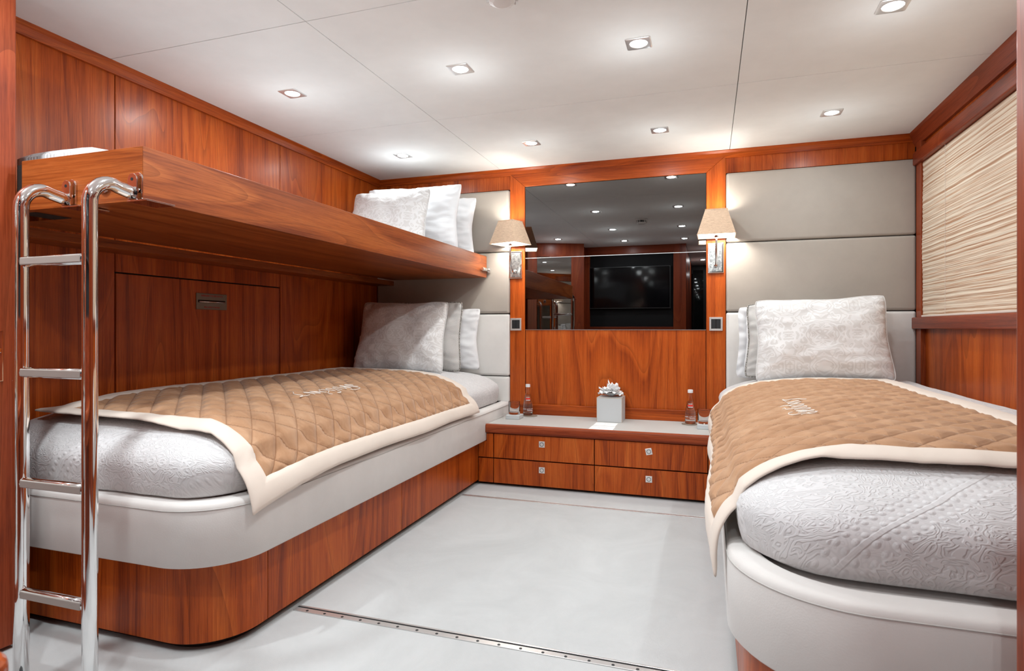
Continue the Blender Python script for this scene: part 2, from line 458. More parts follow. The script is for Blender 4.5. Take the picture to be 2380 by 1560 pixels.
# mitred surround of the mirror
def mitre(pts, name, mat):
    m = MB(); m.loft([[(x, 0.001, z) for x, z in pts], [(x, -0.014, z) for x, z in pts]])
    return obj(name, m, mat, sur, bevel=0.0015, bseg=1)
sur = bpy.data.objects.new('trim_1', None); COL.objects.link(sur); sur['kind'] = 'structure'; sur.location = (1.69, 0, 0)
mitre([(1.013, 0.30), (1.1165, 0.30), (1.1165, 1.876), (1.013, 1.968)], 'surround_upright', W_Z)
mitre([(2.266, 0.30), (2.3765, 0.30), (2.3765, 1.968), (2.266, 1.876)], 'surround_upright', W_Z)
mitre([(1.1165, 1.877), (2.266, 1.877), (2.3765, 1.969), (1.013, 1.969)], 'surround_head', W_X)
# crown mouldings
def crown(name, p0, p1, nx, ny, mat):
    """small cove from wall line p0-p1 projecting along (nx,ny)"""
    prof = [(0.0, 1.957), (0.012, 1.957), (0.014, 1.963), (0.020, 1.985), (0.033, 1.996), (0.034, 2.0005), (0.0, 2.0005)]
    m = MB(); m.loft([[(p[0]+nx*d, p[1]+ny*d, z) for d, z in prof] for p in (p0, p1)])
    o = struct(name, m, mat, smooth=False); return o
crown('trim_2', (0, -2.75), (0, 0), 1, 0, W_Y)
crown('trim_3', (0, 0), (XR, 0), 0, -1, W_X)
# right: a deeper flat cornice
m = MB(); m.loft([[(XR-d, y, z) for d, z in ((0, 1.93), (0.022, 1.93), (0.052, 1.985), (0.058, 2.0005), (0, 2.0005))] for y in (-3.75, 0)])
struct('trim_4', m, WR_Y)

# tinted mirror --------------------------------------------------------------
mi = thing('wall_mirror', 'large dark tinted wall mirror in two panes above the low drawer unit', 'mirror', (1.69, 0, 0.924))
def pane(name, z0, z1):
    m = MB(); ty = lambda z: -0.0055-(1.875-z)*math.tan(R(0.2))
    m.add([(x, y, z) for z in (z0, z1) for x, y in ((1.1185, 0), (2.264, 0), (2.264, ty(z)), (1.1185, ty(z)))], [(0, 1, 2, 3), (7, 6, 5, 4), (0, 4, 5, 1), (1, 5, 6, 2), (2, 6, 7, 3), (3, 7, 4, 0)])
    return obj(name, m, M_MIRROR, mi)
pane('upper_pane', 1.401, 1.875); pane('lower_pane', 0.925, 1.397)
obj('joint_strip', bx(1.1185, 2.264, -0.0085, 0.0, 1.3972, 1.4008), M_STEEL, mi)
obj('bottom_channel', bx(1.1185, 2.264, -0.0085, 0.0, 0.9215, 0.9248), M_STEEL, mi)

# padded headboard panels -------------------------------------------------------
def pad(x0, x1, z0, z1, label, mat, grp):
    n = 12; m = MB(); g = 0.0015
    x0 += g; x1 -= g; z0 += g; z1 -= g
    loops = []
    def rect(ins, y):
        a, b, c, d = x0+ins, x1-ins, z0+ins, z1-ins; r = max(0.004, 0.012-ins); pts = []
        for cx, cz, s in ((b-r, d-r, 0), (a+r, d-r, 1), (a+r, c+r, 2), (b-r, c+r, 3)):
            for k in range(6):
                t = s*PI/2 + k/5*PI/2; pts.append((cx+r*math.cos(t), y, cz+r*math.sin(t)))
        return pts
    loops = [rect(0, 0.0), rect(0, -0.020), rect(0.002, -0.027), rect(0.007, -0.032), rect(0.015, -0.0345)]
    m.loft(loops, True, True)
    o = obj('headboard_panel', m, mat, None, smooth=True, loc=((x0+x1)/2, 0, z0), autos=50)
    return tag(o, label, 'wall panel', grp)
G1 = 'padded panels behind the left beds'; G2 = 'padded panels behind the right bed'
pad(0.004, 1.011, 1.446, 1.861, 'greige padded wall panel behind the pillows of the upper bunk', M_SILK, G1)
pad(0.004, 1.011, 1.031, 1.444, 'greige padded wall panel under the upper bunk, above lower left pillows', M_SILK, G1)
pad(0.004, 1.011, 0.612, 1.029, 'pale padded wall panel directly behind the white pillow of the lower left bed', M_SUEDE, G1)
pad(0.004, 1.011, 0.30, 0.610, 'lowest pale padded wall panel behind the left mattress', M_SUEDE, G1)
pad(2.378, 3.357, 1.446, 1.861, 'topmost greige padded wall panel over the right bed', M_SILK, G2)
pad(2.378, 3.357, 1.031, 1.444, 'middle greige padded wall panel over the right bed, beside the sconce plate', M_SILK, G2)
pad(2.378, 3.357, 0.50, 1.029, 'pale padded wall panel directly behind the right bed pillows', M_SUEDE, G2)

# right wall with window and blind -------------------------------------------------
wr = struct('wall_right', bx(XR, XR+0.08, -3.9, 0.02, 0, 2.0), M_GAP)
panel('wall_panel', XR-0.006, XR, -3.75, -0.035, 0.0, 0.935, W_Z, wr)
panel('wall_panel', XR-0.006, XR, -3.75, -0.035, 1.88, 1.95, W_Z, wr)
struct('trim_5', bx(XR-0.028, XR-0.002, -0.112, -0.0355, 0.30, 1.95), WR_Z, bevel=0.002)          # post beside headboard
struct('trim_6', bx(XR-0.045, XR-0.002, -2.6, -0.036, 1.818, 1.888), WR_Y, bevel=0.006, bseg=3)       # head rail over window
struct('trim_7', bx(XR-0.050, XR-0.002, -2.6, -0.036, 0.930, 0.992), WR_Y, bevel=0.006, bseg=3)       # sill
win = struct('window_1', bx(XR-0.004, XR+0.004, -2.6, -0.113, 0.992, 1.818), simple('dark_window_glass', (0.03, 0.035, 0.04), 0.05))
# pleated blind
m = MB(); n = 66; ya, yb = -2.58, -0.118; pts = []
rows = []
for k in range(n+1):
    z = 0.996 + (1.815-0.996)*k/n
    x = XR-0.020 - (0.0022 if k % 2 else 0.0)
    rows.append((x, z))
ny = 30
for (x, z) in rows:
    for j in range(ny+1):
        t = j/ny; wv = 0.0035*math.sin(z*23+2) if j == ny else 0
        m.v.append((x + 0.002*math.sin(z*9+t*5), ya+(yb-ya)*t + wv, z))
for k in range(n):
    for j in range(ny):
        a = k*(ny+1)+j; m.f.append((a, a+1, a+ny+2, a+ny+1))
bl = thing('window_blind', 'pleated cream window blind with fine tan stripes beside right bed', 'blind', (XR-0.02, -1.35, 0.996))
obj('pleated_fabric', m, M_BLIND, bl, solid=0.0012)
obj('bottom_rail', bx(XR-0.028, XR-0.014, ya, yb, 0.993, 1.003), M_BORDER, bl, bevel=0.002)
obj('lift_cord', bx(XR-0.0275, XR-0.0262, -0.452, -0.4505, 1.0, 1.815), M_BORDER, bl)

# rear part of the cabin (seen in the mirror) --------------------------------------
m = MB().box(-0.08, 0.20, -2.80, -2.72, 0, 2.0)
struct('wall_rear_left', m, WR_Z)
p0 = Vector((0.20, -3.22)); p1 = Vector((0.82, -3.468))
d = (p1-p0).normalized(); nrm = Vector((-d.y, d.x))
def slab(a, b, z0, z1, t0=0.0, t1=-0.05):
    A = p0+d*a; B = p0+d*b
    return MB().prism([tuple(A+nrm*t1), tuple(B+nrm*t1), tuple(B+nrm*t0), tuple(A+nrm*t0)], z0, z1)
L = (p1-p0).length
m = MB()
for a, b, z0, z1 in ((0, 0.06, 0, 2.0), (L-0.13, L, 0, 2.0), (0.06, L-0.13, 1.86, 2.0), (0.06, L-0.13, 0, 0.06)):
    s_ = slab(a, b, z0, z1); m.add(s_.v, s_.f)
wd = struct('wall_rear_diagonal', m, WR_Z)
dm = thing('mirror_door', 'full-height mirror in dark wood frame behind the bunk ladder, seen reflected', 'mirror', (0.5, -3.37, 0.06))
obj('mirror_pane', slab(0.085, L-0.155, 0.085, 1.835, -0.012, -0.022), M_MIRROR2, dm)
m = MB()
for a, b, z0, z1 in ((0.06, 0.086, 0.06, 1.86), (L-0.156, L-0.13, 0.06, 1.86), (0.086, L-0.156, 1.834, 1.86), (0.086, L-0.156, 0.06, 0.086)):
    s_ = slab(a, b, z0, z1, 0.006, -0.02); m.add(s_.v, s_.f)
obj('frame', m, WR_Z, dm)
struct('wall_rear_side', bx(0.12, 0.20, -3.24, -2.72, 0, 2.0), WR_Z)
m = MB().box(0.80, 2.02, YR-0.08, YR-0.05, 0, 2.0)
wrr = struct('wall_rear', m, M_DARK)
for nm, (x0, x1, z0, z1) in {'wall_panel': (0.74, 0.822, 0, 2.0), 'wall_panel.': (1.868, 2.02, 0, 2.0), 'wall_panel..': (0.822, 1.868, 1.90, 2.0), 'wall_panel...': (0.822, 1.868, 0, 0.975)}.items():
    obj('wall_panel', bx(x0, x1, YR-0.05, YR, z0, z1), WR_Z if x1-x0 < .3 else WR_X, wrr, bevel=0.002)
struct('wall_rear_return', bx(0.70, 0.765, YR-0.05, -3.47, 0, 2.0), WR_Z)
tv = thing('television', 'black flat television on dark rear wall, seen in the tinted mirror', 'television', (1.35, YR, 1.19))
obj('bezel', bx(0.822, 1.832, YR-0.035, YR-0.004, 1.206, 1.737), M_BEZEL, tv, bevel=0.002)
obj('screen', bx(0.829, 1.825, YR-0.004, YR-0.002, 1.216, 1.730), M_SCREEN, tv)
obj('wall_bracket', bx(1.25, 1.47, YR-0.052, YR-0.034, 1.36, 1.56), M_BLACK, tv)
# dressing table under the television; its near corner shows at the lower left of the photo
dt = thing('dressing_table', 'glossy red-brown wooden table, only its rounded corner at the lower left edge', 'table', (1.25, -3.64, 0))
m = MB(); r = 0.035; pts = [(0.82, YR+0.002), (1.722, YR+0.002)] + [(1.722-r+r*math.cos(a), -3.458-r+r*math.sin(a)) for a in [k/8*PI/2 for k in range(9)]] + [(0.82, -3.458)]
m.prism(pts, 0.618, 0.656)
obj('table_top', m, wood('glossy_red_wood', 'x', dark=(0.2, 0.03, 0.01), mid=(0.33, 0.06, 0.02), light=(0.42, 0.1, 0.03), rough=0.15, rings=3), dt, bevel=0.008, bseg=3)
obj('apron', bx(0.86, 1.68, -3.79, -3.50, 0.53, 0.618), WR_X, dt)
for x in (0.88, 1.63):
    for y in (-3.79, -3.53): obj('leg', bx(x, x+0.04, y, y+0.04, 0, 0.53), WR_Z, dt, bevel=0.004)
# corridor beyond the doorway
struct('wall_corridor_left', bx(1.94, 2.02, -6.4, YR-0.05, 0, 2.0), WR_Z)
struct('wall_corridor_right', bx(2.70, 2.78, -6.4, -3.70, 0, 2.0), WR_Z)
struct('wall_corridor_end', bx(1.94, 2.78, -6.45, -6.40, 0, 2.0), simple('dark_corridor', (0.02, 0.012, 0.01), 0.4))
m = MB().box(2.04, 2.075, -4.75, -4.72, 0, 1.95)
struct('door_2', bx(2.045, 2.20, -6.20, -6.175, 0.0, 1.9), simple('dark_glass_door', (0.01, 0.012, 0.012), 0.03))
# wardrobe on the right: its near corner closes the view on the right edge
wa = thing('wardrobe', 'tall red-brown wardrobe side filling the right edge of the photo', 'wardrobe', (3.0, -3.2, 0))
obj('carcass', bx(2.704, XR-0.008, -3.70, -2.752, 0.0, 1.998), WR_Z, wa, bevel=0.006, bseg=3)
# open door leaf at the foot of the left bunk
ang = R(5.5); ax = (0.352, -2.612)
dl = bpy.data.objects.new('door_1', None); COL.objects.link(dl); dl['kind'] = 'structure'; dl.location = (ax[0], ax[1], 0)
def leaf(x0, x1, y0, y1, z0, z1):
    return MB().box(ax[0]+x0, ax[0]+x1, ax[1]+y0, ax[1]+y1, z0, z1, rz=-ang, piv=ax)
obj('door_leaf', leaf(-0.04, 0, -0.56, 0, 0.012, 1.918), WR_Z, dl, bevel=0.003)
ld = obj('lock_plate', leaf(-0.001, 0.0015, -0.13, -0.0345, 0.783, 0.9265), WR_Z, dl)
m = MB()
for a in ((-0.13, -0.0345, 0.9255, 0.927), (-0.13, -0.0345, 0.7825, 0.784), (-0.0355, -0.034, 0.7825, 0.927)):
    q = leaf(0.001, 0.0022, a[0], a[1], a[2], a[3]); m.add(q.v, q.f)
obj('chrome_edging', m, M_CHROME, ld)
m = leaf(0.001, 0.004, -0.060, -0.0385, 0.864, 0.879)
obj('thumb_turn', m, M_CHROME, ld, bevel=0.002)

# ------------------------------------------------------------ ceiling downlights
def disc(cx, cy, z, r, n=28, h=0.002):
    return MB().lathe([(r, 0), (r, h)], (cx, cy, z), n)
dn = 0
def downlight(x, y, label):
    # lamp outputs weighted zone by zone to balance the room's brightness
    if y > -1: gain = 0.38 if x < 1 else 0.62
    elif y > -2: gain = 0.75 if x < 1 else (0.8 if x > 2.5 else 1.05)
    elif y > -4: gain = (2.1 if x < 1 else 1.8) if x < 1.8 else (1.0 if y > -3 else 0.7)
    else: gain = 1.4
    t = thing('ceiling_downlight', label, 'ceiling light', (x, y, 2.0), 'square recessed ceiling downlights')
    a = 0.046; m = MB()
    def sq(h, z, r=0.006):
        p = []
        for cx, cy, s in ((h-r, h-r, 0), (-h+r, h-r, 1), (-h+r, -h+r, 2), (h-r, -h+r, 3)):
            for k in range(5):
                q = s*PI/2+k/4*PI/2; p.append((x+cx+r*math.cos(q), y+cy+r*math.sin(q), z))
        return p
    def ci(r, z):
        p = []
        for s in range(4):
            for k in range(5):
                q = s*PI/2 + (k+0.5)/5*PI/2; p.append((x+r*math.cos(q), y+r*math.sin(q), z))
        return p
    m.loft([sq(a, 2.0), sq(a, 1.9975), sq(a-0.003, 1.996), ci(0.034, 1.9965), ci(0.031, 1.9995)], False, False)
    obj('trim_frame', m, M_SATIN, t, smooth=True, autos=35)
    obj('lens', disc(x, y, 1.9978, 0.0315, h=0.0015), M_LED, t)
    ld = bpy.data.lights.new('downlight_glow', 'AREA'); ld.shape = 'DISK'; ld.size = 0.058; ld.energy = DOWN_W*gain; ld.color = (0.93, 1.0, 1.03)
    lo = bpy.data.objects.new('downlight_glow', ld); COL.objects.link(lo); lo.parent = t; lo.location = (0, 0, -0.0035)
    sp = bpy.data.lights.new('ceiling_fill', 'POINT'); sp.energy = DOWN_W*0.19*gain; sp.color = (0.93, 1.0, 1.03); sp.shadow_soft_size = 0.0  # unseen point lamp hung below each fitting, added to brighten the ceiling
    so = bpy.data.objects.new('ceiling_fill', sp); COL.objects.link(so); so.parent = t; so.location = (0, 0, -0.13 if (x < 1 and y > -1) else -0.22)
DL = [(0.487, -0.53, 'recessed ceiling light in the far left corner, over the bunk pillows'),
      (1.31, -0.52, 'recessed ceiling light nearest the back wall, above left side of mirror'),
      (2.03, -0.52, 'recessed ceiling light in front of mirror\'s right side, by the right sconce'),
      (2.856, -0.52, 'recessed ceiling light over the pillows of the right bed'),
      (0.487, -1.56, 'recessed ceiling light over the middle of the upper bunk'),
      (1.31, -1.555, 'recessed ceiling light left of the smoke detector, over the aisle'),
      (2.03, -1.55, 'recessed ceiling light right of the smoke detector, over the aisle'),
      (2.856, -1.55, 'recessed ceiling light at the top right edge, over foot half of right bed'),
      (1.312, -2.55, 'second reflected ceiling light from mirror centre, left of reflected detector'),
      (2.02, -2.55, 'reflected ceiling light just right below the reflected smoke detector'),
      (0.60, -3.02, 'leftmost ceiling light reflected in the mirror, near left sconce'),
      (1.325, -3.38, 'reflected ceiling light straight above the television'),
      (2.015, -3.40, 'lowest reflected ceiling light at the mirror\'s right edge'),
      (2.30, -4.35, 'unseen fill light added in the corridor, just outside the cabin doorway'),  # out-of-view lamp put in to brighten the bed rail fronts
      (2.20, -5.60, 'far corridor ceiling light glinting in the mirror beside the right sconce')]
for a in DL: downlight(*a)

# smoke detector
sd = thing('smoke_detector', 'round white smoke detector on ceiling at the top edge, also in mirror', 'smoke detector', (1.665, -2.055, 2.0))
cx, cy = 1.665, -2.055
obj('base', MB().lathe([(0.058, 1.9995), (0.058, 1.990), (0.053, 1.985)], (cx, cy, 0), 40), M_SMOKE, sd, smooth=True, autos=40)
obj('sensor_chamber', MB().lathe([(0.036, 1.986), (0.036, 1.962)], (cx, cy, 0), 32), M_DARK, sd, smooth=True, autos=40)
m = MB()
for k in range(14):
    a = 2*PI*k/14; x, y = cx+0.043*math.cos(a), cy+0.043*math.sin(a)
    m.box(x-0.008, x+0.008, y-0.002, y+0.002, 1.960, 1.986, rz=a)
obj('grille_rib', m, M_SMOKE, sd)
obj('cap', MB().lathe([(0.044, 1.966), (0.040, 1.954), (0.028, 1.949), (0.004, 1.947)], (cx, cy, 0), 14), M_SMOKE, sd)

# ------------------------------------------------------------ low drawer unit
cab = thing('drawer_unit', 'low wooden four-drawer unit with grey leather top between the beds', 'drawer unit', (1.65, -0.25, 0))
obj('carcass', bx(1.0195, 2.3165, -0.468, -0.016, 0.012, 0.338), M_GAP, cab)
obj('top_board', bx(1.0195, 2.3165, -0.480, -0.015, 0.335, 0.3615), M_LEATHER, cab, bevel=0.001)
m = MB(); prof = [(-0.474, 0.311), (-0.492, 0.311), (-0.4985, 0.318), (-0.4985, 0.350), (-0.495, 0.360), (-0.487, 0.3635), (-0.474, 0.3635)]
m.loft([[(x, y, z) for y, z in prof] for x in (1.0195, 2.3165)])
obj('edge_moulding', m, WR_X, cab, smooth=True, autos=35)
g = 0.0025
def drawer(x0, x1, z0, z1, kx=None, krot=0.0, kz=None):
    o = obj('drawer', bx(x0+g, x1-g, -0.486, -0.466, z0+g, z1-g), W_Z, cab, bevel=0.001, bseg=1)
    if kx:
        kb = obj('knob', bx(kx-0.0175, kx+0.0175, -0.4885, -0.4855, kz-0.0175, kz+0.0175), M_SATIN, o, bevel=0.001)
        if krot:
            for v in kb.data.vertices:
                c = Vector((kx, 0, kz))-world_off(o); dx, dz = v.co.x-c.x, v.co.z-c.z
                v.co.x = c.x+dx*math.cos(krot)-dz*math.sin(krot); v.co.z = c.z+dx*math.sin(krot)+dz*math.cos(krot)
        m = MB().lathe([(0.0118, 0.488), (0.0118, 0.4895), (0.0095, 0.4895), (0.0095, 0.4882)], (kx, 0, kz), 28, 'y', cap=False)
        q = obj('finger_ring', m, M_BLACK, None); q.parent = o
        q.data.transform(Matrix.Translation(-world_off(o)))
xs_ = [1.066, 1.669, 2.2755]
drawer(xs_[0], xs_[1], 0.163, 0.309, 1.3635, 0, 0.261)
drawer(xs_[0], xs_[1], 0.014, 0.161, 1.3635, 0, 0.1115)
drawer(xs_[1], xs_[2], 0.163, 0.309, 1.969, R(12), 0.259)
drawer(xs_[1], xs_[2], 0.014, 0.161, 1.969, 0, 0.108)
for x0, xr, x1, xq in ((0.968, 1.0195, xs_[0], xs_[0]), (xs_[2], xs_[2], 2.351, 2.3165)):
    obj('filler_panel', bx(x0+g, x1-g, -0.486, -0.466, 0.014+g, 0.161-g), W_Z, cab, bevel=0.001, bseg=1)
    m = MB().prism([], 0, 0) if False else MB()
    lo_, hi_ = (x0+g, x1-g), (xr+g, xq-g)
    pts = [(lo_[0], 0.1655), (lo_[1], 0.1655), (lo_[1], 0.260), (hi_[1], 0.260), (hi_[1], 0.3065), (hi_[0], 0.3065), (hi_[0], 0.260), (lo_[0], 0.260)]
    pp = []
    for p in pts:
        if not pp or p != pp[-1]: pp.append(p)
    m.loft([[(x, -0.466, z) for x, z in pp], [(x, -0.486, z) for x, z in pp]])
    obj('filler_panel', m, W_Z, cab)
obj('backboard', bx(1.02, 2.36, -0.026, -0.0145, 0.3615, 0.431), W_X, cab, bevel=0.002)

# ------------------------------------------------------------ beds
def outline(x0, x1, y0, y1, r, ins, side, n=10):
    """plan of a bed; rounded free foot corner (side=+1: free side at x1, -1: at x0); ins = inset"""
    a, b, c, d_ = x0+ins, x1-ins, y0+ins, y1
    if side > 0: a = x0 + min(ins, 0.02)
    else: b = x1 - min(ins, 0.02)
    r = max(0.03, r-ins); pts = []
    if side > 0:
        pts += [(a, d_), (a, c)]
        pts += [(b-r+r*math.sin(t), c+r-r*math.cos(t)) for t in [k/n*PI/2 for k in range(n+1)]]
        pts += [(b, d_)]
    else:
        pts += [(b, c), (b, d_), (a, d_)]
        pts += [(a+r-r*math.cos(t), c+r-r*math.sin(t)) for t in [k/n*PI/2 for k in range(n+1)]]
    return pts
def dense(pts, step=0.05):
    out = []
    for i, p in enumerate(pts):
        q = pts[(i+1) % len(pts)]; L_ = math.dist(p, q); k = max(1, round(L_/step))
        for j in range(k): out.append((p[0]+(q[0]-p[0])*j/k, p[1]+(q[1]-p[1])*j/k))
    return out

def bed(side, X0, X1, Yf, r, bX0, bX1, bYf, label, seams):
    t = thing('built_in_bed', label, 'bed', ((X0+X1)/2, (Yf-0.04)/2, 0))
    YB = -0.038
    # veneered plinth in sections
    base = MB()
    P0 = outline(bX0, bX1, bYf, YB, r*0.85, 0, side, 14)
    inner = outline(bX0, bX1, bYf, YB, r*0.85, 0.006, side, 14)
    obj('plinth', MB().loft([[(x, y, 0.02) for x, y in inner], [(x, y, 0.262) for x, y in inner]]), M_GAP, t)
    toe = outline(bX0, bX1, bYf, YB, r*0.85, 0.03, side, 14)
    obj('toe_recess', MB().loft([[(x, y, 0.001) for x, y in toe], [(x, y, 0.022) for x, y in toe]]), M_GAP, t)
    # curved foot veneer as a strip along the outline, split at the seams
    path = P0 if side > 0 else list(reversed(P0[2:]+P0[:2]))
    if side > 0: path = P0[1:]            # from wall-side foot corner round to the head
    else: path = [P0[0]] + list(reversed(P0[3:])) + [P0[2]]
    segs = []; cur = [path[0]]
    cuts = sorted(seams)
    for p, q in zip(path, path[1:]):
        last = p
        for c in cuts:
            if p[1] < c < q[1] and abs(p[0]-q[0]) < 1e-3:
                e = (p[0], c-0.0015); cur.append(e); segs.append(cur); cur = [(p[0], c+0.0015)]
        cur.append(q)
    segs.append(cur)
    for s_ in segs:
        m = MB(); n = len(s_); k = 0
        ins = []
        for i, p in enumerate(s_):
            a = s_[max(0, i-1)]; b = s_[min(n-1, i+1)]
            tx, ty = b[0]-a[0], b[1]-a[1]; l = math.hypot(tx, ty) or 1
            nx, ny = ty/l, -tx/l
            if side < 0: nx, ny = -nx, -ny
            ins.append((p[0]-nx*0.012, p[1]-ny*0.012))
        loop0 = s_ + ins[::-1]
        m.loft([[(x, y, 0.024) for x, y in loop0], [(x, y, 0.262) for x, y in loop0]])
        obj('base_panel', m, W_Z, t, smooth=True, autos=30)
    # upholstered rail
    m = MB(); prof = [(0.006, 0.262), (0.0, 0.268), (0.0, 0.425), (0.002, 0.434), (0.007, 0.439), (0.014, 0.442), (0.060, 0.444), (0.064, 0.43)]
    m.loft([[(x, y, z) for x, y in dense(outline(X0, X1, Yf, YB, r, i_, side, 14), 0.08)] if False else [(x, y, z) for x, y in outline(X0, X1, Yf, YB, r, i_, side, 14)] for i_, z in prof])
    rail = obj('upholstered_rail', m, M_SUEDE, t, smooth=True, autos=50)
    # stitch line just inside the top edge
    st = outline(X0, X1, Yf, YB, r, -0.0008, side, 14)
    path = st[1:] if side > 0 else [st[0]] + list(reversed(st[3:])) + [st[2]]
    m = MB().tube([(x, y, 0.424) for x, y in path], 0.0013, 6)
    obj('stitched_seam', m, M_LEATHER, rail, smooth=True)
    return t

def sdf_out(x, y, x0, x1, y0, side, r):
    """distance inwards from the free edges of a mattress plan"""
    dx = (x1-x) if side > 0 else (x-x0); dy = y-y0
    dw = (x-x0) if side > 0 else (x1-x)
    if dx < r and dy < r: d0 = r - math.hypot(r-dx, r-dy)
    else: d0 = min(dx, dy)
    return d0, dw
def crossprof(d0):
    """mattress height above z=.445 for inward distance"""
    P = [(-0.018, 0.080), (0.0, 0.120), (0.02, 0.139), (0.05, 0.159), (0.10, 0.180), (0.2, 0.203), (0.35, 0.220), (0.6, 0.225)]
    if d0 <= P[0][0]: return P[0][1] + (d0-P[0][0])*2.2
    for (a, u), (b, v) in zip(P, P[1:]):
        if d0 <= b: return u + (v-u)*(d0-a)/(b-a)
    return P[-1][1]
def mattress(side, x0, x1, y0, y1, r, label, bulge=1.0):
    """rounded puffy mattress under its coverlet: rings then a domed top"""
    rings = [(0.010, 0.4448), (-0.004, 0.454), (-0.011, 0.478), (-0.016, 0.51), (-0.018, 0.535), (-0.010, 0.556), (0.006, 0.572), (0.028, 0.588), (0.05, 0.601), (0.08, 0.614), (0.12, 0.627), (0.17, 0.639), (0.23, 0.650), (0.30, 0.660), (0.36, 0.666)]
    m = MB(); loops = []; uvs = []
    for ri, (ins, z) in enumerate(rings):
        a, b, c, d_ = x0+ins, x1-ins, y0+ins, y1-max(0, ins)*0.6
        if side > 0: a = x0 + max(0, ins)*0.3
        else: b = x1 - max(0, ins)*0.3
        l = []
        corners = [(b, c, r if side > 0 else 0.06), (b, d_, 0.09), (a, d_, 0.09), (a, c, 0.06 if side > 0 else r)]
        for k, (cx, cy, rr) in enumerate(corners):
            rr = max(0.03, min(rr - ins*0.5, (b-a)/2-0.001))
            sx = 1 if cx == b else -1; sy = 1 if cy == d_ else -1
            ox, oy = cx-sx*rr, cy-sy*rr
            t0 = {(1, -1): -PI/2, (1, 1): 0, (-1, 1): PI/2, (-1, -1): PI}[(sx, sy)]
            for q in range(9):
                t = t0 + q/8*PI/2; l.append((ox+rr*math.cos(t), oy+rr*math.sin(t)))
        # resample evenly by index between corners
        out = []
        for i, p in enumerate(l):
            out.append(p)
            if i % 9 == 8:
                q = l[(i+1) % len(l)]; k = 40 if math.dist(p, q) > 1.0 or (i//9) in (0, 2) else 14
                for j in range(1, k): out.append((p[0]+(q[0]-p[0])*j/k, p[1]+(q[1]-p[1])*j/k))
        s_ = 0; L3 = []
        for i, (x, y) in enumerate(out):
            nz = noise.noise(Vector((x*4, y*4, z*9)))*0.006 + noise.noise(Vector((x*14, y*14, z*20)))*0.0022
            dz = 0
            if ri < 4:                     # gathered lower hem
                nz += 0.006*noise.noise(Vector((x*9, y*9, 3.1)))
            cxm, cym = (x0+x1)/2, (y0+y1)/2
            vx, vy = x-cxm, y-cym; l_ = math.hypot(vx, vy)
            L3.append((x+vx/l_*nz, y+vy/l_*nz, z + (nz*0.8 if ri > 7 else 0)))
        loops.append(L3)
    m.loft(loops)
    # uv : x and y on top, wrapped down the sides by arc length
    arc = 0; last = None; n = len(loops[0]); tot = [0]
    for (i0, z0), (i1, z1) in zip(rings, rings[1:]): tot.append(tot[-1]+math.hypot(i1-i0, z1-z0))
    m.uv = []
    top = tot[-1]
    peri = [0]
    for i in range(1, n): peri.append(peri[-1]+math.dist(loops[4][i][:2], loops[4][i-1][:2]))
    for k in range(len(rings)):
        for i in range(n):
            x, y, z = loops[k][i]
            cx_, cy_ = (x0+x1)/2, (y0+y1)/2
            down = max(0.0, 0.60-z)
            # push uv outward along nearest axis to avoid stretching on the sides
            px, py = x, y
            if y < y0+0.08 and down: py = y-down*1.0
            elif (side > 0 and x > x1-0.08) or (side < 0 and x < x0+0.08): px = x+side*down
            m.uv.append((px, py))
    o = obj('mattress', m, M_COVER, None, smooth=True, loc=((x0+x1)/2, (y0+y1)/2, 0.444))
    return tag(o, label, 'mattress')

bed(+1, 0.004, 1.018, -2.543, 0.205, 0.004, 0.966, -2.490, 'built-in lower left bed base with pale suede rail and walnut plinth', [-2.28, -1.42])
mattress(+1, 0.030, 0.962, -2.500, -0.06, 0.16, 'lower left mattress under a white embossed coverlet, beneath the upper bunk')
bed(-1, 2.318, XR-0.008, -2.612, 0.25, 2.352, XR-0.008, -2.565, 'built-in right bed base with pale suede rail, under the window blind', [-1.42])
mattress(-1, 2.352, XR-0.04, -2.520, -0.06, 0.20, 'right mattress under a white embossed coverlet, beside the window blind')

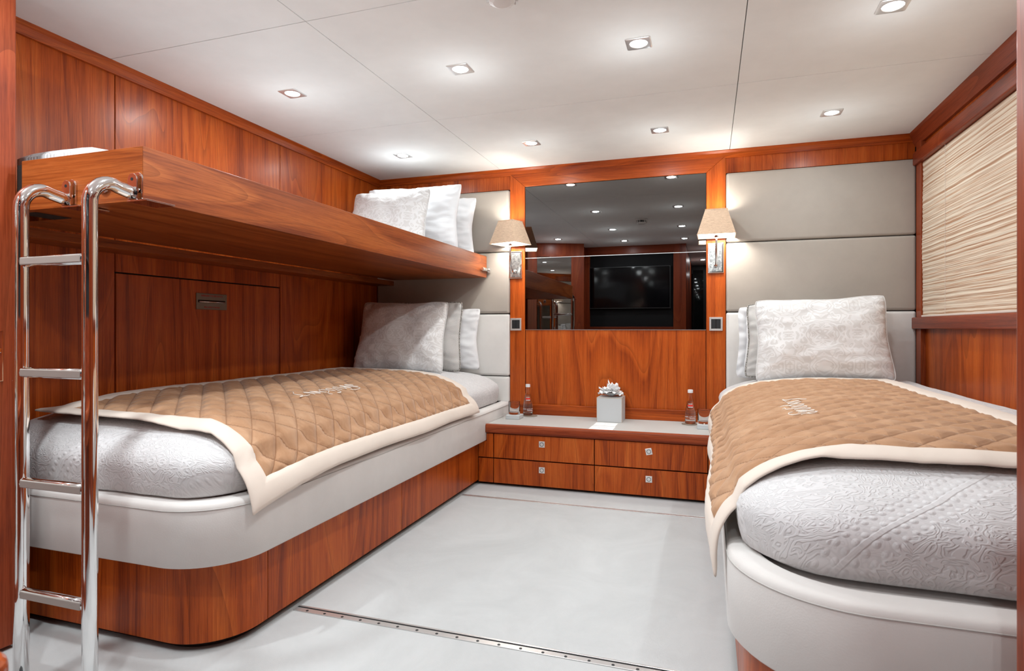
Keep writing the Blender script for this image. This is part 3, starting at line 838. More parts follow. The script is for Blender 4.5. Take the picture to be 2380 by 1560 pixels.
# ------------------------------------------------------------ quilted throws
def throw(side, mx0, mx1, my0, r, xin, y_far, y_near, hang, xside, rails_x, label, tip=0.06, shift=(0, 0), emb=None, embloc=None):
    """s runs from the inner border over the top and down the free side; t runs towards the foot"""
    e = mx1 if side > 0 else mx0
    # cross section (distance outward from xin)
    W = abs(e - xin)
    prof = [(W-0.30, 0.6665)]
    pl = []
    def top(dx): return 0.444 + crossprof(dx) + 0.014
    x = 0.0
    while x < W-0.005:
        pl.append((x, min(top(W-x), 0.5*(0.444+0.222+0.012)+0.5*top(W-x)+0.0) if False else top(W-x))); x += 0.02
    xs2 = abs(xside-xin)
    pl += [(W+0.026, 0.562), (W+0.043, 0.541), (W+0.056, 0.515), (W+0.062, 0.49), (xs2-0.002, 0.462), (xs2, 0.43), (xs2+0.001, hang-0.08)]
    # even spacing, then relax the profile so the shoulder rolls over softly
    rs = [pl[0]]
    for a_, b_ in zip(pl, pl[1:]):
        k_ = max(1, round(math.dist(a_, b_)/0.012))
        for j_ in range(1, k_+1): rs.append((a_[0]+(b_[0]-a_[0])*j_/k_, a_[1]+(b_[1]-a_[1])*j_/k_))
    for _ in range(30):
        rs = [rs[0]] + [((p_[0]+2*q_[0]+r_[0])/4, (p_[1]+2*q_[1]+r_[1])/4) for p_, q_, r_ in zip(rs, rs[1:], rs[2:])] + [rs[-1]]
    pl = [(p_[0] + 0.008*max(0, min(1, (p_[0]-W+0.1)/0.1)), p_[1] + 0.004*max(0, min(1, (p_[1]-0.5)/0.05))) for p_ in rs]
    # arc length
    al = [0]
    for a, b in zip(pl, pl[1:]): al.append(al[-1]+math.dist(a, b))
    def at(s):
        for i in range(len(al)-1):
            if s <= al[i+1]:
                f = (s-al[i])/(al[i+1]-al[i]); return (pl[i][0]+(pl[i+1][0]-pl[i][0])*f, pl[i][1]+(pl[i+1][1]-pl[i][1])*f)
        f = s-al[-1]; return (pl[-1][0], pl[-1][1]-f)
    # total arc so that end height == hang
    S = al[-1] - 0.08
    T = y_far-y_near
    ns, nt_ = int(S/0.0085), int(T/0.0085)
    bw = 0.072; Q = 0.105
    def pos(s, t, quilt):
        u, z = at(s)
        y = y_far - t
        x = xin + side*u
        d0, dw = sdf_out(x, y, mx0, mx1, my0, side, r*0.5)
        zs = z
        full = crossprof(min(W-u, 0.6)) if u < W else crossprof(0.0)
        drop = max(0.0, min(0.030, crossprof(min(W-u if u < W else 0.0, 0.6)) - crossprof(max(-0.02, min(d0, 0.6)))))
        fade = max(0.0, min(1.0, (zs-0.46)/0.16)); fade = fade*fade*(3-2*fade)
        z = zs - drop*fade
        # foot corner of the hanging part dips and flares
        k = max(0.0, (t-(T-0.45))/0.45); h = max(0.0, (s-(S-0.35))/0.35)
        z -= tip*k*k*h*h
        x += side*0.012*k*h*math.sin(k*3)
        # soft undulation
        n1 = noise.noise(Vector((x*3.5, y*3.5, 1.7)))
        lift = 0.004*n1
        sf = max(0.0, min(1.0, (0.58-z)/0.10)); sf = sf*sf*(3-2*sf)
        x += side*sf*(0.008*math.sin(y*9+1)*h*0.6 + 0.004*n1 + 0.003)
        # normal estimate: mostly z on top, mostly x on side
        u2, z2_ = at(s+0.01); u1, z1_ = at(max(0, s-0.01)); tx, tz = u2-u1, z2_-z1_; l = math.hypot(tx, tz) or 1
        nx, nz = -tz/l, tx/l
        q = quilt+lift
        return (x+side*nx*q, y+0.004*n1, z+nz*q)
    def qh(s, t):
        a = (s+t)/Q; b = (s-t)/Q
        fa = abs(math.sin(PI*a)); fb = abs(math.sin(PI*b))
        return 0.011*(min(fa, fb)**0.6) + 0.0012*noise.noise(Vector((s*60, t*30, 0)))
    th = thing('bed_throw', label, 'throw', (xin, (y_far+y_near)/2, 0.67))
    # field
    m = MB(); m.uv = []
    s0, s1, t0, t1 = bw, S-bw, bw, T-bw
    a = int((s1-s0)/0.0068); b = int((t1-t0)/0.0068)
    for i in range(a+1):
        for j in range(b+1):
            s, t = s0+(s1-s0)*i/a, t0+(t1-t0)*j/b
            ed = min(i, a-i, j, b-j)
            m.v.append(pos(s, t, qh(s, t)*min(1, ed/2))); m.uv.append((s, t))
    for i in range(a):
        for j in range(b):
            k = i*(b+1)+j; m.f.append((k, k+1, k+b+2, k+b+1))
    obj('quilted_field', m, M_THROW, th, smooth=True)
    # border: mitred frame, top and underside with a rounded hem
    m = MB(); cols = 9
    def ring(w_, q, off=0):
        """points along a rectangle inset w_ from the cloth edge"""
        pts = []
        A, B, C, D = w_, S-w_, w_, T-w_
        na, nb = 110, 200
        for i in range(na): pts.append((A+(B-A)*i/na, C))
        for i in range(nb): pts.append((B, C+(D-C)*i/nb))
        for i in range(na): pts.append((B-(B-A)*i/na, D))
        for i in range(nb): pts.append((A, D-(D-C)*i/nb))
        return [pos(s, t, q + 0.0016*noise.noise(Vector((s*22, t*22, 5)))) for s, t in pts]
    loops = [ring(bw+0.004, 0.0005), ring(bw-0.001, 0.0045), ring(bw-0.012, 0.007), ring(0.055, 0.008), ring(0.03, 0.008), ring(0.012, 0.0065), ring(0.002, 0.003), ring(0.0, 0.0), ring(0.002, -0.003), ring(0.012, -0.005), ring(0.04, -0.005)]
    m.loft(loops, False, False)
    obj('border', m, M_BORDER, th, smooth=True)
    # embroidered script
    if emb:
        for st in emb:
            pts = []
            sm = [Vector((p[0], p[1], 0)) for p in st]
            # catmull-rom
            P = [sm[0]]+sm+[sm[-1]]
            for i in range(1, len(P)-2):
                for k in range(5):
                    u = k/5; p = 0.5*((2*P[i]) + (-P[i-1]+P[i+1])*u + (2*P[i-1]-5*P[i]+4*P[i+1]-P[i+2])*u*u + (-P[i-1]+3*P[i]-3*P[i+1]+P[i+2])*u**3)
                    pts.append(p)
            pts.append(sm[-1])
            path = []
            for p in pts:
                X = embloc[0]-side*p.x; Y = embloc[1]-side*p.y
                u = abs(X-xin)
                s = next((al[i]+(u-pl[i][0])/(pl[i+1][0]-pl[i][0])*(al[i+1]-al[i]) for i in range(len(al)-1) if pl[i][0] <= u <= pl[i+1][0]), u)
                tt = y_far-Y
                path.append(pos(s, tt, 0.0112))
            obj('embroidered_stroke', MB().tube(path, 0.0015, 6), M_THREAD, th, smooth=True)
    return th
EMB = [[(0.049, 0.155), (0.039, 0.163), (0.024, 0.183), (0.005, 0.187), (-0.012, 0.175), (-0.023, 0.206), (-0.021, 0.167), (-0.018, 0.139)], [(-0.021, 0.109), (-0.005, 0.11), (0.013, 0.125), (0.023, 0.125)], [(0.023, 0.125), (-0.006, 0.095), (-0.02, 0.074), (-0.009, 0.07), (0.023, 0.086)], [(0.023, 0.086), (-0.006, 0.048), (-0.02, 0.03), (-0.002, 0.046), (0.015, 0.032), (0.023, 0.022), (0.012, 0.002), (-0.008, -0.002), (-0.024, 0.028), (-0.037, 0.04), (-0.048, 0.03)], [(-0.021, -0.029), (-0.001, -0.02), (0.019, -0.018), (0.024, -0.037), (0.005, -0.052), (-0.019, -0.051), (-0.038, -0.045), (-0.04, -0.016), (-0.048, -0.03)], [(-0.019, -0.081), (0.002, -0.073), (0.022, -0.071), (0.027, -0.089), (0.002, -0.105), (-0.019, -0.115)], [(-0.019, -0.115), (-0.005, -0.123), (0.012, -0.136), (-0.017, -0.149), (0.003, -0.135), (0.025, -0.129), (0.03, -0.137), (0.009, -0.155)], [(0.009, -0.155), (-0.023, -0.188), (-0.036, -0.19), (-0.043, -0.169), (-0.044, -0.149), (-0.038, -0.133), (-0.03, -0.127)], [(-0.015, -0.206), (-0.005, -0.194), (0.003, -0.192), (0.011, -0.204), (0.023, -0.194), (0.033, -0.173), (0.02, -0.172), (0.003, -0.19)]]
throw(+1, 0.030, 0.962, -2.500, 0.16, 0.13, -0.66, -2.42, 0.455, 1.034, 1.018,
      'camel quilted throw with cream border across the lower left bed', tip=0.06, emb=EMB, embloc=(0.762, -1.69))
throw(-1, 2.352, XR-0.04, -2.520, 0.20, 3.10, -0.53, -2.36, 0.43, 2.300, 2.318,
      'camel quilted throw with cream border hanging off the right bed', tip=0.07, emb=EMB, embloc=(2.5615, -1.62))

# ------------------------------------------------------------ pillows
def pillow(label, w_, h_, th_, mat, base, rz=0, lean=0, grp=None, flange=0.0, piping=None, seed=0, tilt=0, pinch=0.07, slump=0.0):
    """base = centre of the lower edge; lean tips the top backwards (+y)"""
    n = 44; m = MB(); m.uv = []
    M4 = Matrix.Translation(base) @ Matrix.Rotation(rz, 4, 'Z') @ Matrix.Rotation(-lean, 4, 'X') @ Matrix.Rotation(tilt, 4, 'Y')
    def edge(u, v):
        x = w_/2*u*(1-pinch*(1-abs(v)**1.5)*abs(u)**2) ; z = h_/2*v*(1-pinch*(1-abs(u)**1.5)*abs(v)**2)
        # fuller lower half, corners slump a little
        x *= 1+0.04*(1-v)/2
        cr = abs(u*v)**7; x *= 1-0.045*cr; z *= 1-0.045*cr
        z += h_*0.02*noise.noise(Vector((u*1.5, 0, seed)))
        return x, z
    idx = {}
    for sgn in (-1, 1):
        for i in range(n+1):
            for j in range(n+1):
                u, v = -1+2*i/n, -1+2*j/n
                b_ = max(abs(u), abs(v))
                if sgn == 1 and b_ > 0.9999: idx[(1, i, j)] = idx[(-1, i, j)]; continue
                uu = math.sin(u*PI/2)*0.35+u*0.65; vv = math.sin(v*PI/2)*0.35+v*0.65
                x, z = edge(uu, vv)
                prof = ((1-abs(uu)**2.6)*(1-abs(vv)**2.6))
                t = th_/2*max(0, prof)**0.52
                fat = 1+0.18*(-v)
                wr = noise.noise(Vector((uu*2.2, vv*2.2, seed+sgn)))*0.012
                rim = (1-prof)
                wr += (rim*0.0035*math.sin((uu if abs(vv) > abs(uu) else vv)*24+seed+noise.noise(Vector((uu*3, vv*3, seed)))*7) + 0.006*noise.noise(Vector((uu*4+seed, vv*7, seed))))*(prof > 0.02)
                y = sgn*t*fat + (wr if prof > 0.02 else 0)*(1 if sgn < 0 else 0.6)
                p = M4 @ Vector((x, y, z+h_/2 - slump*0))
                idx[(sgn, i, j)] = len(m.v); m.v.append(tuple(p)); m.uv.append((x+0.31*seed, z))
    for sgn in (-1, 1):
        for i in range(n):
            for j in range(n):
                q = [idx[(sgn, i, j)], idx[(sgn, i+1, j)], idx[(sgn, i+1, j+1)], idx[(sgn, i, j+1)]]
                m.f.append(tuple(q if sgn < 0 else q[::-1]))
    t = thing('pillow', label, 'pillow', base, grp)
    obj('pillow_body', m, mat, t, smooth=True)
    rim = [(-1+2*k/40, -1) for k in range(40)]+[(1, -1+2*k/40) for k in range(40)]+[(1-2*k/40, 1) for k in range(40)]+[(-1, 1-2*k/40) for k in range(40)]
    if piping:
        path = [tuple(M4 @ Vector((edge(u, v)[0]*1.004, 0, edge(u, v)[1]*1.004+h_/2))) for u, v in rim]
        path.append(path[0]); obj('piping', MB().tube(path, 0.004 if piping is M_BRAID else 0.003, 8), piping, t, smooth=True)
    if flange:
        m2 = MB(); L0, L1, L2 = [], [], []
        for u, v in rim:
            x, z = edge(u, v); k = 1+flange/(w_/2); k2 = 1+flange/(h_/2)
            wv = 0.006*math.sin((u+v)*11+seed)+0.004*math.sin((u-v)*23)
            L0.append(tuple(M4 @ Vector((x*0.985, -0.002, z*0.985+h_/2)))); L1.append(tuple(M4 @ Vector((x*(1+k)/2, wv*0.5-0.001, z*(1+k2)/2+h_/2))))
            L2.append(tuple(M4 @ Vector((x*k, wv, z*k2+h_/2))))
        m2.loft([L0, L1, L2], False, False); obj('flange', m2, mat, t, smooth=True, solid=0.0025)
    return t
G3 = 'pillows on the lower left bed'; G4 = 'pillows on the upper bunk'; G5 = 'pillows on the right bed'
PZ = 0.655
pillow('pale damask cushion in front on the lower left bed', 0.60, 0.47, 0.17, M_DAMASK, (0.425, -0.50, PZ), rz=R(3), lean=R(17), grp=G3, piping=M_DAMASK, seed=1)
pillow('grey woven cushion with braided edge between the damask cushion and white pillow', 0.60, 0.46, 0.13, M_HERR, (0.47, -0.325, PZ), rz=R(3), lean=R(10), grp=G3, piping=M_BRAID, seed=2)
pillow('plain white pillow against the padded wall, lower left bed', 0.72, 0.42, 0.13, M_WHITE, (0.485, -0.155, PZ), rz=0, lean=R(7), grp=G3, seed=3, pinch=0.1)
BZ = 1.388
pillow('pale damask cushion in front on the upper bunk', 0.50, 0.42, 0.16, M_DAMASK, (0.46, -0.72, BZ-0.02), rz=R(4), lean=R(18), grp=G4, piping=M_DAMASK, seed=4)
pillow('tallest white pillow, middle one on the upper bunk', 0.66, 0.47, 0.16, M_WHITE, (0.50, -0.50, BZ), rz=R(4), lean=R(14), grp=G4, seed=5, pinch=0.1)
pillow('white pillow furthest back on the upper bunk, against the padded wall', 0.66, 0.43, 0.14, M_WHITE, (0.505, -0.24, BZ), rz=R(2), lean=R(12), grp=G4, seed=6, pinch=0.1)
pillow('large pale damask cushion in front on the right bed', 0.62, 0.45, 0.18, M_DAMASK, (2.83, -0.465, PZ+0.008), rz=R(-3), lean=R(16), grp=G5, piping=M_DAMASK, seed=7, tilt=R(-2))
pillow('grey woven cushion with braided edge right behind the right bed damask cushion', 0.62, 0.42, 0.13, M_HERR, (2.785, -0.30, PZ+0.008), rz=R(-3), lean=R(12), grp=G5, piping=M_BRAID, seed=8)
pillow('white flanged pillow against the padded wall on the right bed', 0.68, 0.34, 0.13, M_WHITE, (2.815, -0.15, PZ+0.03), rz=0, lean=R(8), grp=G5, flange=0.04, seed=9, pinch=0.05)

# ------------------------------------------------------------ upper bunk
ub = thing('upper_bunk', 'fold-down walnut upper bunk tray fixed over the lower left bed', 'bunk', (0.5, -1.3, 1.272))
X0, X1, Y0, Y1, Z0, Z1 = 0.155, 0.862, -2.628, -0.060, 1.272, 1.416
m = MB().prism([(X1, Y0), (X1, Y1), (X1-0.022, Y1), (X1-0.022, Y0+0.022)], Z0, Z1)
obj('side_board', m, WB_Y, ub, bevel=0.001, bseg=1)
obj('foot_board', MB().prism([(0.40, Y0), (X1-0.0004, Y0), (X1-0.0224, Y0+0.022), (0.40, Y0+0.022)], Z0, Z1), WB_X, ub, bevel=0.001, bseg=1)
obj('gap_shade', bx(0.345, 0.42, Y0+0.0225, -2.50, Z0, Z1-0.002), M_GAP, ub)  # black block standing in for the shade in the gap beside the foot board
obj('bottom_board', MB().prism([(X0, Y1), (X1-0.0225, Y1), (X1-0.0225, Y0+0.0225), (0.42, Y0+0.0225), (0.42, -2.5), (X0, -2.5)], Z0+0.001, Z0+0.02), WB_Y, ub)
obj('head_board', bx(X0, X1-0.0225, Y1-0.02, Y1, Z0+0.02, Z1-0.02), W_X, ub)
obj('wall_rail', bx(0.001, 0.148, -2.60, -0.04, 1.236, 1.268), WB_Y, ub, bevel=0.001, bseg=1)
# chrome barrel latch into a ball socket at the head end
lt = obj('latch_barrel', MB().lathe([(0.011, 0.178), (0.0125, 0.174), (0.0125, 0.085), (0.010, 0.082)], (X1+0.012, 0, 1.322), 20, 'y'), M_CHROME, ub, smooth=True, autos=40)
obj('ball_socket', MB().lathe([(0.004, 0.034), (0.013, 0.036), (0.0175, 0.045), (0.019, 0.053), (0.0175, 0.062), (0.013, 0.071), (0.006, 0.076)], (X1+0.012, 0, 1.322), 24, 'y'), M_CHROME, ub, smooth=True)
# hinge eye on the foot board between the ladder hooks
obj('spare_eye_plate', MB().lathe([(0.022, 2.628), (0.022, 2.633), (0.018, 2.636)], (0.728, 0, 1.322), 24, 'y'), M_CHROME, ub, smooth=True, autos=40)
# bunk mattress
m = MB(); loops = []
for ins, z in ((0.02, 1.294), (0.0, 1.31), (0.0, 1.41), (0.0, 1.48), (0.008, 1.488), (0.03, 1.503), (0.08, 1.508)):
    l = []
    a, b, c, d_ = 0.16+ins, 0.836-ins*1.2, -2.49+ins, -0.085-ins
    for (ax_, ay), (bx_, by) in zip([(a, c), (b, c), (b, d_), (a, d_)], [(b, c), (b, d_), (a, d_), (a, c)]):
        k = 14 if abs(bx_-ax_) > 0.1 else 40
        for j in range(k):
            x, y = ax_+(bx_-ax_)*j/k, ay+(by-ay)*j/k
            zz = z + (0.006*noise.noise(Vector((x*8, y*8, 2))) if z > 1.39 else 0)
            zz -= (0.10*min(1, max(0, (x-0.44)/0.3)) + 0.10*min(1, max(0, (y+2.35)/1.3)))*max(0, min(1, (z-1.31)/0.2))      # sags below the side board
            l.append((x, y, zz))
    loops.append(l)
m.loft(loops); m.uv = [(v[0], v[1]) for v in m.v]
tag(obj('mattress', m, M_COVER, None, smooth=True, loc=(0.5, -1.28, 1.294)), 'white mattress edge just showing over the upper bunk foot board', 'mattress')

# ------------------------------------------------------------ chrome ladder
la = thing('bunk_ladder', 'polished chrome tube ladder hooked on the foot of the upper bunk', 'ladder', (0.72, -2.755, 0))
YL = -2.757
def rail(x, xb):
    path = [(xb, -2.642, 1.288), (xb, -2.66, 1.292), (xb-0.001, -2.685, 1.297)]
    r = 0.055
    for k in range(9):
        a = k/8*PI/2
        path.append((x, YL+r-r*math.sin(a)*1.0, 1.300-r+r*math.cos(a)))
    path += [(x, YL, 1.1), (x, YL, 0.8), (x, YL, 0.5), (x, YL, 0.25), (x, YL, 0.012)]
    q = obj('rail', MB().tube(path, 0.0172, 22), M_CHROME, la, smooth=True)
    obj('foot_cap', MB().lathe([(0.0195, 0.0), (0.0195, 0.02), (0.0175, 0.024)], (x, YL, 0), 20), M_BLACK, q, smooth=True, autos=40)
    # hook plate: drilled lug standing up in front of the foot board
    m = MB(); pts = [(xb-0.016, 1.272), (xb+0.016, 1.272), (xb+0.016, 1.322)] + [(xb+0.016*math.cos(t), 1.326+0.016*math.sin(t)) for t in [k/8*PI for k in range(9)]] + [(xb-0.016, 1.322)]
    m.loft([[(x_, -2.640, z_) for x_, z_ in pts], [(x_, -2.644, z_) for x_, z_ in pts]])
    hk = obj('hook_plate', m, M_CHROME, la, bevel=0.001)
    obj('pin_hole', MB().lathe([(0.0042, 2.6437), (0.0042, 2.6446)], (xb, 0, 1.326), 16, 'y'), M_DARK, hk)
    m = MB().box(xb-0.014, xb+0.055, -2.646, -2.560, 1.2665, 1.2705)
    obj('support_tongue', m, M_CHROME, la, bevel=0.0008)
    # matching plate fixed on the bunk
    m = MB(); m.loft([[(x_+0.006, -2.6285, z_+0.004) for x_, z_ in pts], [(x_+0.006, -2.6335, z_+0.004) for x_, z_ in pts]])
    obj('fixing_plate', m, M_CHROME, ub, bevel=0.001)
rail(0.845, 0.843); rail(0.602, 0.600)
for z in (1.105, 0.822, 0.540, 0.258):
    m = MB().tube([(0.612, YL, z), (0.7, YL, z), (0.834, YL, z)], 0.0135, 20, 0.0125)
    q = obj('rung', m, M_CHROME, la, smooth=True)
    obj('tread_pad', bx(0.618, 0.829, YL-0.0148, YL-0.008, z-0.0095, z+0.0095), M_TREAD, q, bevel=0.002)

# ------------------------------------------------------------ wall sconces
def sconce(px, z0, scx, scy, szb, sw, srot, label):
    t = thing('wall_sconce', label, 'wall lamp', (px, 0, z0), 'pair of sconces beside the mirror')
    zc = z0+0.09
    obj('backplate', bx(px-0.046, px+0.046, -0.026, -0.0145, z0-0.001, z0+0.181), M_CHROME, t, bevel=0.004, bseg=3)
    obj('etched_glass_panel', bx(px-0.036, px+0.036, -0.0285, -0.025, z0+0.008, z0+0.170), M_ETCH, t, bevel=0.002)
    # arm sweeps out from the lower boss and up into the shade
    P = [(px, -0.026, z0+0.045), (px, -0.055, z0+0.040), (px*0.8+scx*0.2, -0.09, z0+0.045), (px*0.5+scx*0.5, scy*0.85-0.005, z0+0.075), (scx, scy, z0+0.13), (scx, scy, szb-0.005), (scx, scy, szb+0.03)]
    V = [Vector(p) for p in P]; Q = [V[0]]+V+[V[-1]]; path = []
    for i in range(1, len(Q)-2):
        for k in range(6):
            u = k/6; path.append(0.5*((2*Q[i]) + (-Q[i-1]+Q[i+1])*u + (2*Q[i-1]-5*Q[i]+4*Q[i+1]-Q[i+2])*u*u + (-Q[i-1]+3*Q[i]-3*Q[i+1]+Q[i+2])*u**3))
    path.append(V[-1])
    obj('arm', MB().tube(path, 0.0062, 14), M_CHROME, t, smooth=True)
    obj('boss', MB().lathe([(0.012, 0.028), (0.013, 0.034), (0.009, 0.042)], (px, 0, z0+0.045), 20, 'y'), M_CHROME, t, smooth=True)
    # shade: square tapered linen
    hb, ht, hh = sw/2, sw*0.29, 0.148
    def sq(h, z, dx=0):
        c, s_ = math.cos(srot), math.sin(srot)
        return [(scx+x*c-y*s_, scy+x*s_+y*c, z) for x, y in ((-h, -h*0.95), (h, -h*0.95), (h, h*0.95), (-h, h*0.95))]
    sh = obj('lamp_shade', MB().loft([sq(hb, szb), sq(ht, szb+hh)], False, False), M_SHADE, t)
    m = MB().loft([sq(hb-0.0025, szb+0.001), sq(ht-0.0025, szb+hh-0.001)], False, False)
    obj('lining', m, M_LINING, sh)
    for z, h in ((szb, hb), (szb+hh, ht)):
        q = sq(h+0.0008, z); obj('binding', MB().tube(q+[q[0]], 0.0016, 6), M_SHADE, sh)
    # frosted diffuser just inside the lower opening, holder and bulb
    obj('socket', MB().lathe([(0.012, szb-0.008), (0.014, szb+0.004), (0.014, szb+0.03), (0.010, szb+0.035)], (scx, scy, 0), 18), M_CHROME, t, smooth=True, autos=40)
    obj('bulb', MB().lathe([(0.010, szb+0.035), (0.020, szb+0.05), (0.024, szb+0.068), (0.019, szb+0.086), (0.008, szb+0.095)], (scx, scy, 0), 20), M_BULB, t, smooth=True)
    ld = bpy.data.lights.new('sconce_glow', 'POINT'); ld.energy = SCONCE_W; ld.color = (1, 0.93, 0.82); ld.shadow_soft_size = 0.02
    lo = bpy.data.objects.new('sconce_glow', ld); COL.objects.link(lo); lo.parent = t; lo.location = (scx-px, scy, szb+0.115-z0)
    ld2 = bpy.data.lights.new('sconce_downward_glow', 'POINT'); ld2.energy = SCONCE_W*1.3; ld2.color = (1, 0.96, 0.9); ld2.shadow_soft_size = 0.02
    lo2 = bpy.data.objects.new('sconce_downward_glow', ld2); COL.objects.link(lo2); lo2.parent = t; lo2.location = (scx-px+0.03, scy, szb+0.045-z0)
sconce(1.053, 1.266, 1.058, -0.145, 1.478, 0.198, R(-18), 'chrome wall sconce with beige shade left of the mirror, next to upper bunk')
sconce(2.320, 1.266, 2.322, -0.135, 1.472, 0.208, R(-1), 'chrome wall sconce with beige shade right of the mirror, over the right bed')

# switches
def switch(cx, cz, label):
    t = thing('wall_switch', label, 'light switch', (cx, 0, cz), 'wall switches under the sconces')
    m = MB()
    for a in ((cx-0.038, cx-0.027, cz-0.041, cz+0.041), (cx+0.027, cx+0.038, cz-0.041, cz+0.041), (cx-0.027, cx+0.027, cz+0.029, cz+0.041), (cx-0.027, cx+0.027, cz-0.041, cz-0.029)):
        m.box(a[0], a[1], -0.024, -0.0145, a[2], a[3])
    obj('frame', m, M_SATIN, t, bevel=0.0015)
    for s_ in (-1, 1): obj('rocker', bx(cx+(0.0005 if s_ > 0 else -0.0265), cx+(0.0265 if s_ > 0 else -0.0005), -0.022 - (0.002 if s_ < 0 else 0), -0.0145, cz-0.028, cz+0.028), M_BLACK, t, bevel=0.0015)
switch(1.056, 0.959, 'chrome framed double switch on the upright left of the mirror')
switch(2.321, 0.959, 'chrome framed double switch on the upright right of the mirror')

# ------------------------------------------------------------ things on the drawer unit
ZT = 0.3617
def coaster(x, y, label):
    tag(obj('coaster', MB().lathe([(0.045, ZT), (0.046, ZT+0.001), (0.046, ZT+0.0035), (0.044, ZT+0.004)], (x, y, 0), 40), M_COASTER, None, smooth=True, autos=40, loc=(x, y, ZT)), label, 'coaster', 'round coasters under the bottles')
def bottle(x, y, label):
    z = ZT+0.0045
    t = thing('water_bottle', label, 'bottle', (x, y, z), 'glass water bottles on the drawer unit')
    prof = [(0.020, 0.0), (0.029, 0.002), (0.0315, 0.010), (0.0325, 0.04), (0.032, 0.065), (0.0265, 0.098), (0.0195, 0.130), (0.0145, 0.145), (0.0128, 0.158), (0.0122, 0.180), (0.0135, 0.184), (0.0135, 0.187)]
    inner = [(r-0.0022, h) for r, h in reversed(prof[2:])]; inner[-1] = (0.028, 0.006)
    m = MB().lathe([(r, z+h) for r, h in prof+inner], (x, y, 0), 36)
    obj('glass_body', m, M_GLASS, t, smooth=True)
    wp = [(0.0275, 0.0065)] + [(r-0.0024, h) for r, h in prof[2:7]] + [(0.0168, 0.132)]
    obj('water', MB().lathe([(r, z+h) for r, h in wp], (x, y, 0), 36), M_WATER, t, smooth=True, autos=50)
    obj('cap', MB().lathe([(0.0150, z+0.183), (0.0155, z+0.186), (0.0150, z+0.190), (0.0150, z+0.192), (0.0155, z+0.196), (0.0148, z+0.201), (0.010, z+0.202)], (x, y, 0), 30), M_CAP, t, smooth=True, autos=50)
    def wrap(z0, z1, a0, a1, mat, nm, r0, r1, n=14):
        m = MB(); L0 = []; L1 = []
        for k in range(n+1):
            a = a0+(a1-a0)*k/n; L0.append((x+r0*math.cos(a), y+r0*math.sin(a), z+z0)); L1.append((x+r1*math.cos(a), y+r1*math.sin(a), z+z1))
        m.add(L0+L1, [(k, k+1, n+2+k, n+1+k) for k in range(n)]); return obj(nm, m, mat, t, solid=0.0004)
    f = math.atan2(-3.8-y, 2.277-x)
    wrap(0.105, 0.113, f-0.65, f+0.65, M_REDLAB, 'label_band', 0.0254, 0.0237)
    for k in range(4):
        a = f-0.45+k*0.27; wrap(0.116, 0.1205, a, a+0.15, M_WLAB, 'label_print', 0.0231, 0.0221, 3)
        wrap(0.098, 0.1025, a, a+0.17, M_WLAB, 'label_print', 0.0272, 0.0262, 3)
    for k in range(9):
        a = f-1.2+k*0.27; wrap(0.041+0.001*(k % 2), 0.0435+0.001*(k % 3), a, a+0.17, M_WLAB, 'label_print', 0.0332, 0.0331, 3)
    for k in range(5):
        a = f-0.1+k*0.24; wrap(0.032, 0.0355, a, a+0.17, M_WLAB, 'label_print', 0.0330, 0.0331, 3)
def tumbler(x, y, z, label):
    prof = [(0.030, 0.0), (0.0345, 0.002), (0.0358, 0.010), (0.0365, 0.080), (0.0361, 0.0812), (0.0356, 0.080), (0.0348, 0.016), (0.028, 0.0125), (0.001, 0.0115)]
    m = MB().lathe([(r, z+h) for r, h in prof], (x, y, 0), 40)
    tag(obj('drinking_glass', m, M_THIN, None, smooth=True, loc=(x, y, z)), label, 'glass', 'drinking glasses on the drawer unit')
def tray(x, y, label):
    tag(obj('glass_stand', bx(x-0.045, x+0.045, y-0.045, y+0.045, ZT, ZT+0.026), M_BOX, None, bevel=0.003, loc=(x, y, ZT)), label, 'tray', 'square leather stands under the glasses')
coaster(1.178, -0.092, 'round taupe coaster under the left water bottle'); bottle(1.160, -0.088, 'glass water bottle with white cap on the left end of the drawer unit')
coaster(2.172, -0.115, 'round taupe coaster under the right water bottle'); bottle(2.176, -0.112, 'glass water bottle with white cap on the right end, near right bed')
tray(1.112, -0.222, 'square pale leather stand on the left, carrying a drinking glass'); tumbler(1.108, -0.215, ZT+0.0262, 'empty clear tumbler on the left stand, by the lower left bed')
tray(2.262, -0.235, 'square pale leather stand on the right, half hidden by the throw'); tumbler(2.255, -0.225, ZT+0.0262, 'empty clear tumbler on the right stand, by the right bed')

# tissue box
tb = thing('tissue_box', 'square pale grey leather tissue box with a folded white tissue rose', 'tissue box', (1.706, -0.115, ZT))
bx0, bx1, by0, by1 = 1.630, 1.782, -0.190, -0.038; zb = ZT+0.148
obj('box_body', bx(bx0, bx1, by0, by1, ZT, zb), M_BOX, tb, bevel=0.002)
m = MB()
for a in ((bx0-0.0005, bx1+0.0005, by0-0.0006, by0+0.0014), (bx0-0.0005, bx1+0.0005, by1-0.0014, by1+0.0006), (bx0-0.0006, bx0+0.0014, by0, by1), (bx1-0.0014, bx1+0.0006, by0, by1)):
    m.box(a[0], a[1], a[2], a[3], zb-0.0018, zb+0.0008)
for a in ((bx0, by0), (bx1, by0)): m.box(a[0]-0.001, a[0]+0.001, a[1]-0.0008, a[1]+0.001, ZT, zb)
obj('edge_binding', m, M_STITCH, tb)
m = MB(); random.seed(11)
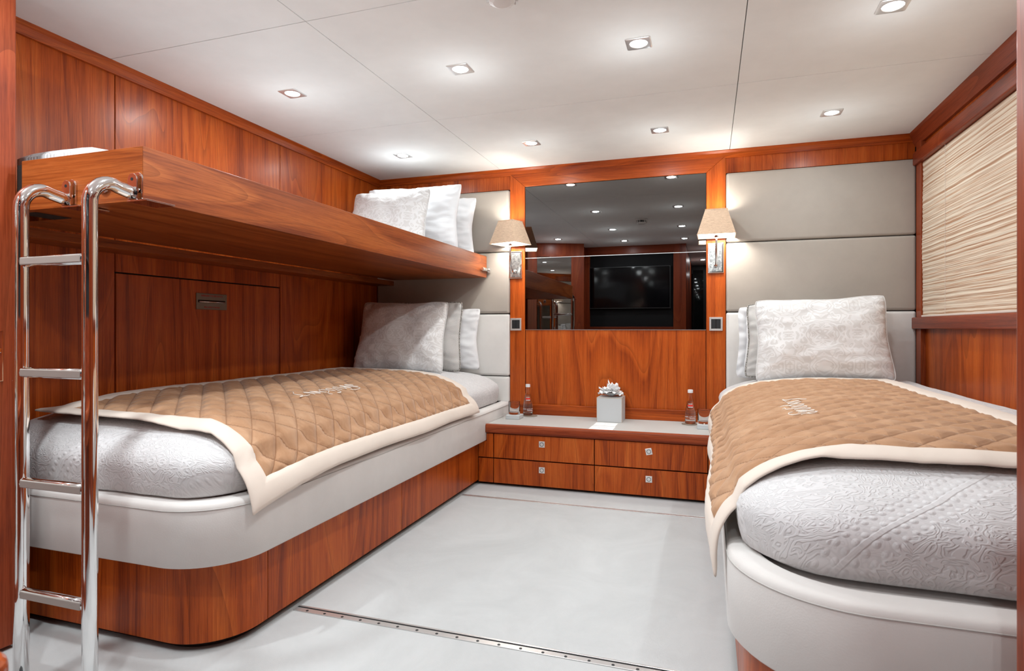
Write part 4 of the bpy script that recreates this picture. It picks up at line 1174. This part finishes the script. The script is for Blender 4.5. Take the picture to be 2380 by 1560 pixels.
def petal(cx, cy, cz, ang, ln, wd, rise, curl, sharp=0.6):
    nu, nv = 9, 8; base = len(m.v)
    for i in range(nu+1):
        u = i/nu; rr = ln*(u**0.9); z = cz+rise*u**0.8 - curl*max(0, u-0.7)*1.3
        w2 = wd*(math.sin(PI*min(1, u*0.62+0.18))**sharp)
        for j in range(nv+1):
            v = -1+2*j/nv
            cup = 0.012*v*v*(1-u) + 0.006*math.sin(v*4+ang*3)*u + 0.003*math.sin(v*9+u*5)
            x = rr; y = w2*v*0.5
            m.v.append((cx+x*math.cos(ang)-y*math.sin(ang), cy+x*math.sin(ang)+y*math.cos(ang), z+cup))
    for i in range(nu):
        for j in range(nv):
            k = base+i*(nv+1)+j; m.f.append((k, k+1, k+nv+2, k+nv+1))
tcx, tcy = 1.708, -0.112
for k in range(7): petal(tcx, tcy, zb+0.004, k*2*PI/7+0.3, 0.070+0.008*(k % 2), 0.088, 0.026+0.008*(k % 3), 0.03)
for k in range(6): petal(tcx, tcy, zb+0.012, k*2*PI/6+0.9, 0.050, 0.075, 0.046, 0.012)
for k in range(5): petal(tcx+0.008, tcy, zb+0.018, k*2*PI/5, 0.030, 0.055, 0.060, 0.0)
petal(tcx, tcy, zb+0.02, PI*0.8, 0.028, 0.012, 0.078, 0, 1.0); petal(tcx, tcy, zb+0.01, PI*1.02, 0.078, 0.022, 0.042, 0, 1.0)
obj('tissue', m, M_TISSUE, tb, smooth=True, solid=0.0008)

# folded note cards
def card(x0, x1, y0, y1, label, lines, sk=0.0):
    t = thing('note_card', label, 'card', ((x0+x1)/2, (y0+y1)/2, ZT), 'white note cards in front of the tissue box')
    obj('card_sheet', bx(x0, x1, y0, y1, ZT, ZT+0.0012), M_PAPER, t)
    for (a, b, c) in lines: obj('printed_line', bx(x0+(x1-x0)*a, x0+(x1-x0)*b, y0+(y1-y0)*c, y0+(y1-y0)*c+0.003, ZT+0.0012, ZT+0.0014), M_INK, t)
card(1.634, 1.764, -0.340, -0.222, 'small white card lying nearest the tissue box', [(0.42, 0.5, 0.7), (0.54, 0.62, 0.7), (0.66, 0.69, 0.65), (0.45, 0.53, 0.25)])
card(1.632, 1.768, -0.472, -0.350, 'small white card lying at the front edge of the drawer unit', [(0.3, 0.72, 0.55)])

# ------------------------------------------------------------ floor joints
def track(y, x0, x1, wid, label, screws):
    t = thing('floor_track', label, 'floor strip', ((x0+x1)/2, y, 0), 'metal joint strips in the carpet')
    obj('groove', bx(x0, x1, y+wid*0.10, y+wid*0.30, 0.0005, 0.0018), M_DARK, t)
    obj('metal_strip', bx(x0, x1, y-wid*0.5, y+wid*0.10, 0.0003, 0.0028), M_SATIN, t, bevel=0.0008)
    obj('metal_lip', bx(x0, x1, y+wid*0.30, y+wid*0.5, 0.0003, 0.0035), M_SATIN, t, bevel=0.001)
    for k in range(screws):
        x = x0+0.05+k*(x1-x0-0.1)/max(1, screws-1)
        obj('screw', MB().lathe([(0.0045, 0.0025), (0.0045, 0.0036), (0.003, 0.0042)], (x, y-wid*0.28, 0), 12), M_BLACK, t)
track(-2.150, 0.972, 2.345, 0.036, 'screwed metal strip across the carpet in the foreground', 20)
track(-0.735, 0.972, 2.345, 0.022, 'thin metal strip across the carpet in front of the drawer unit', 0)
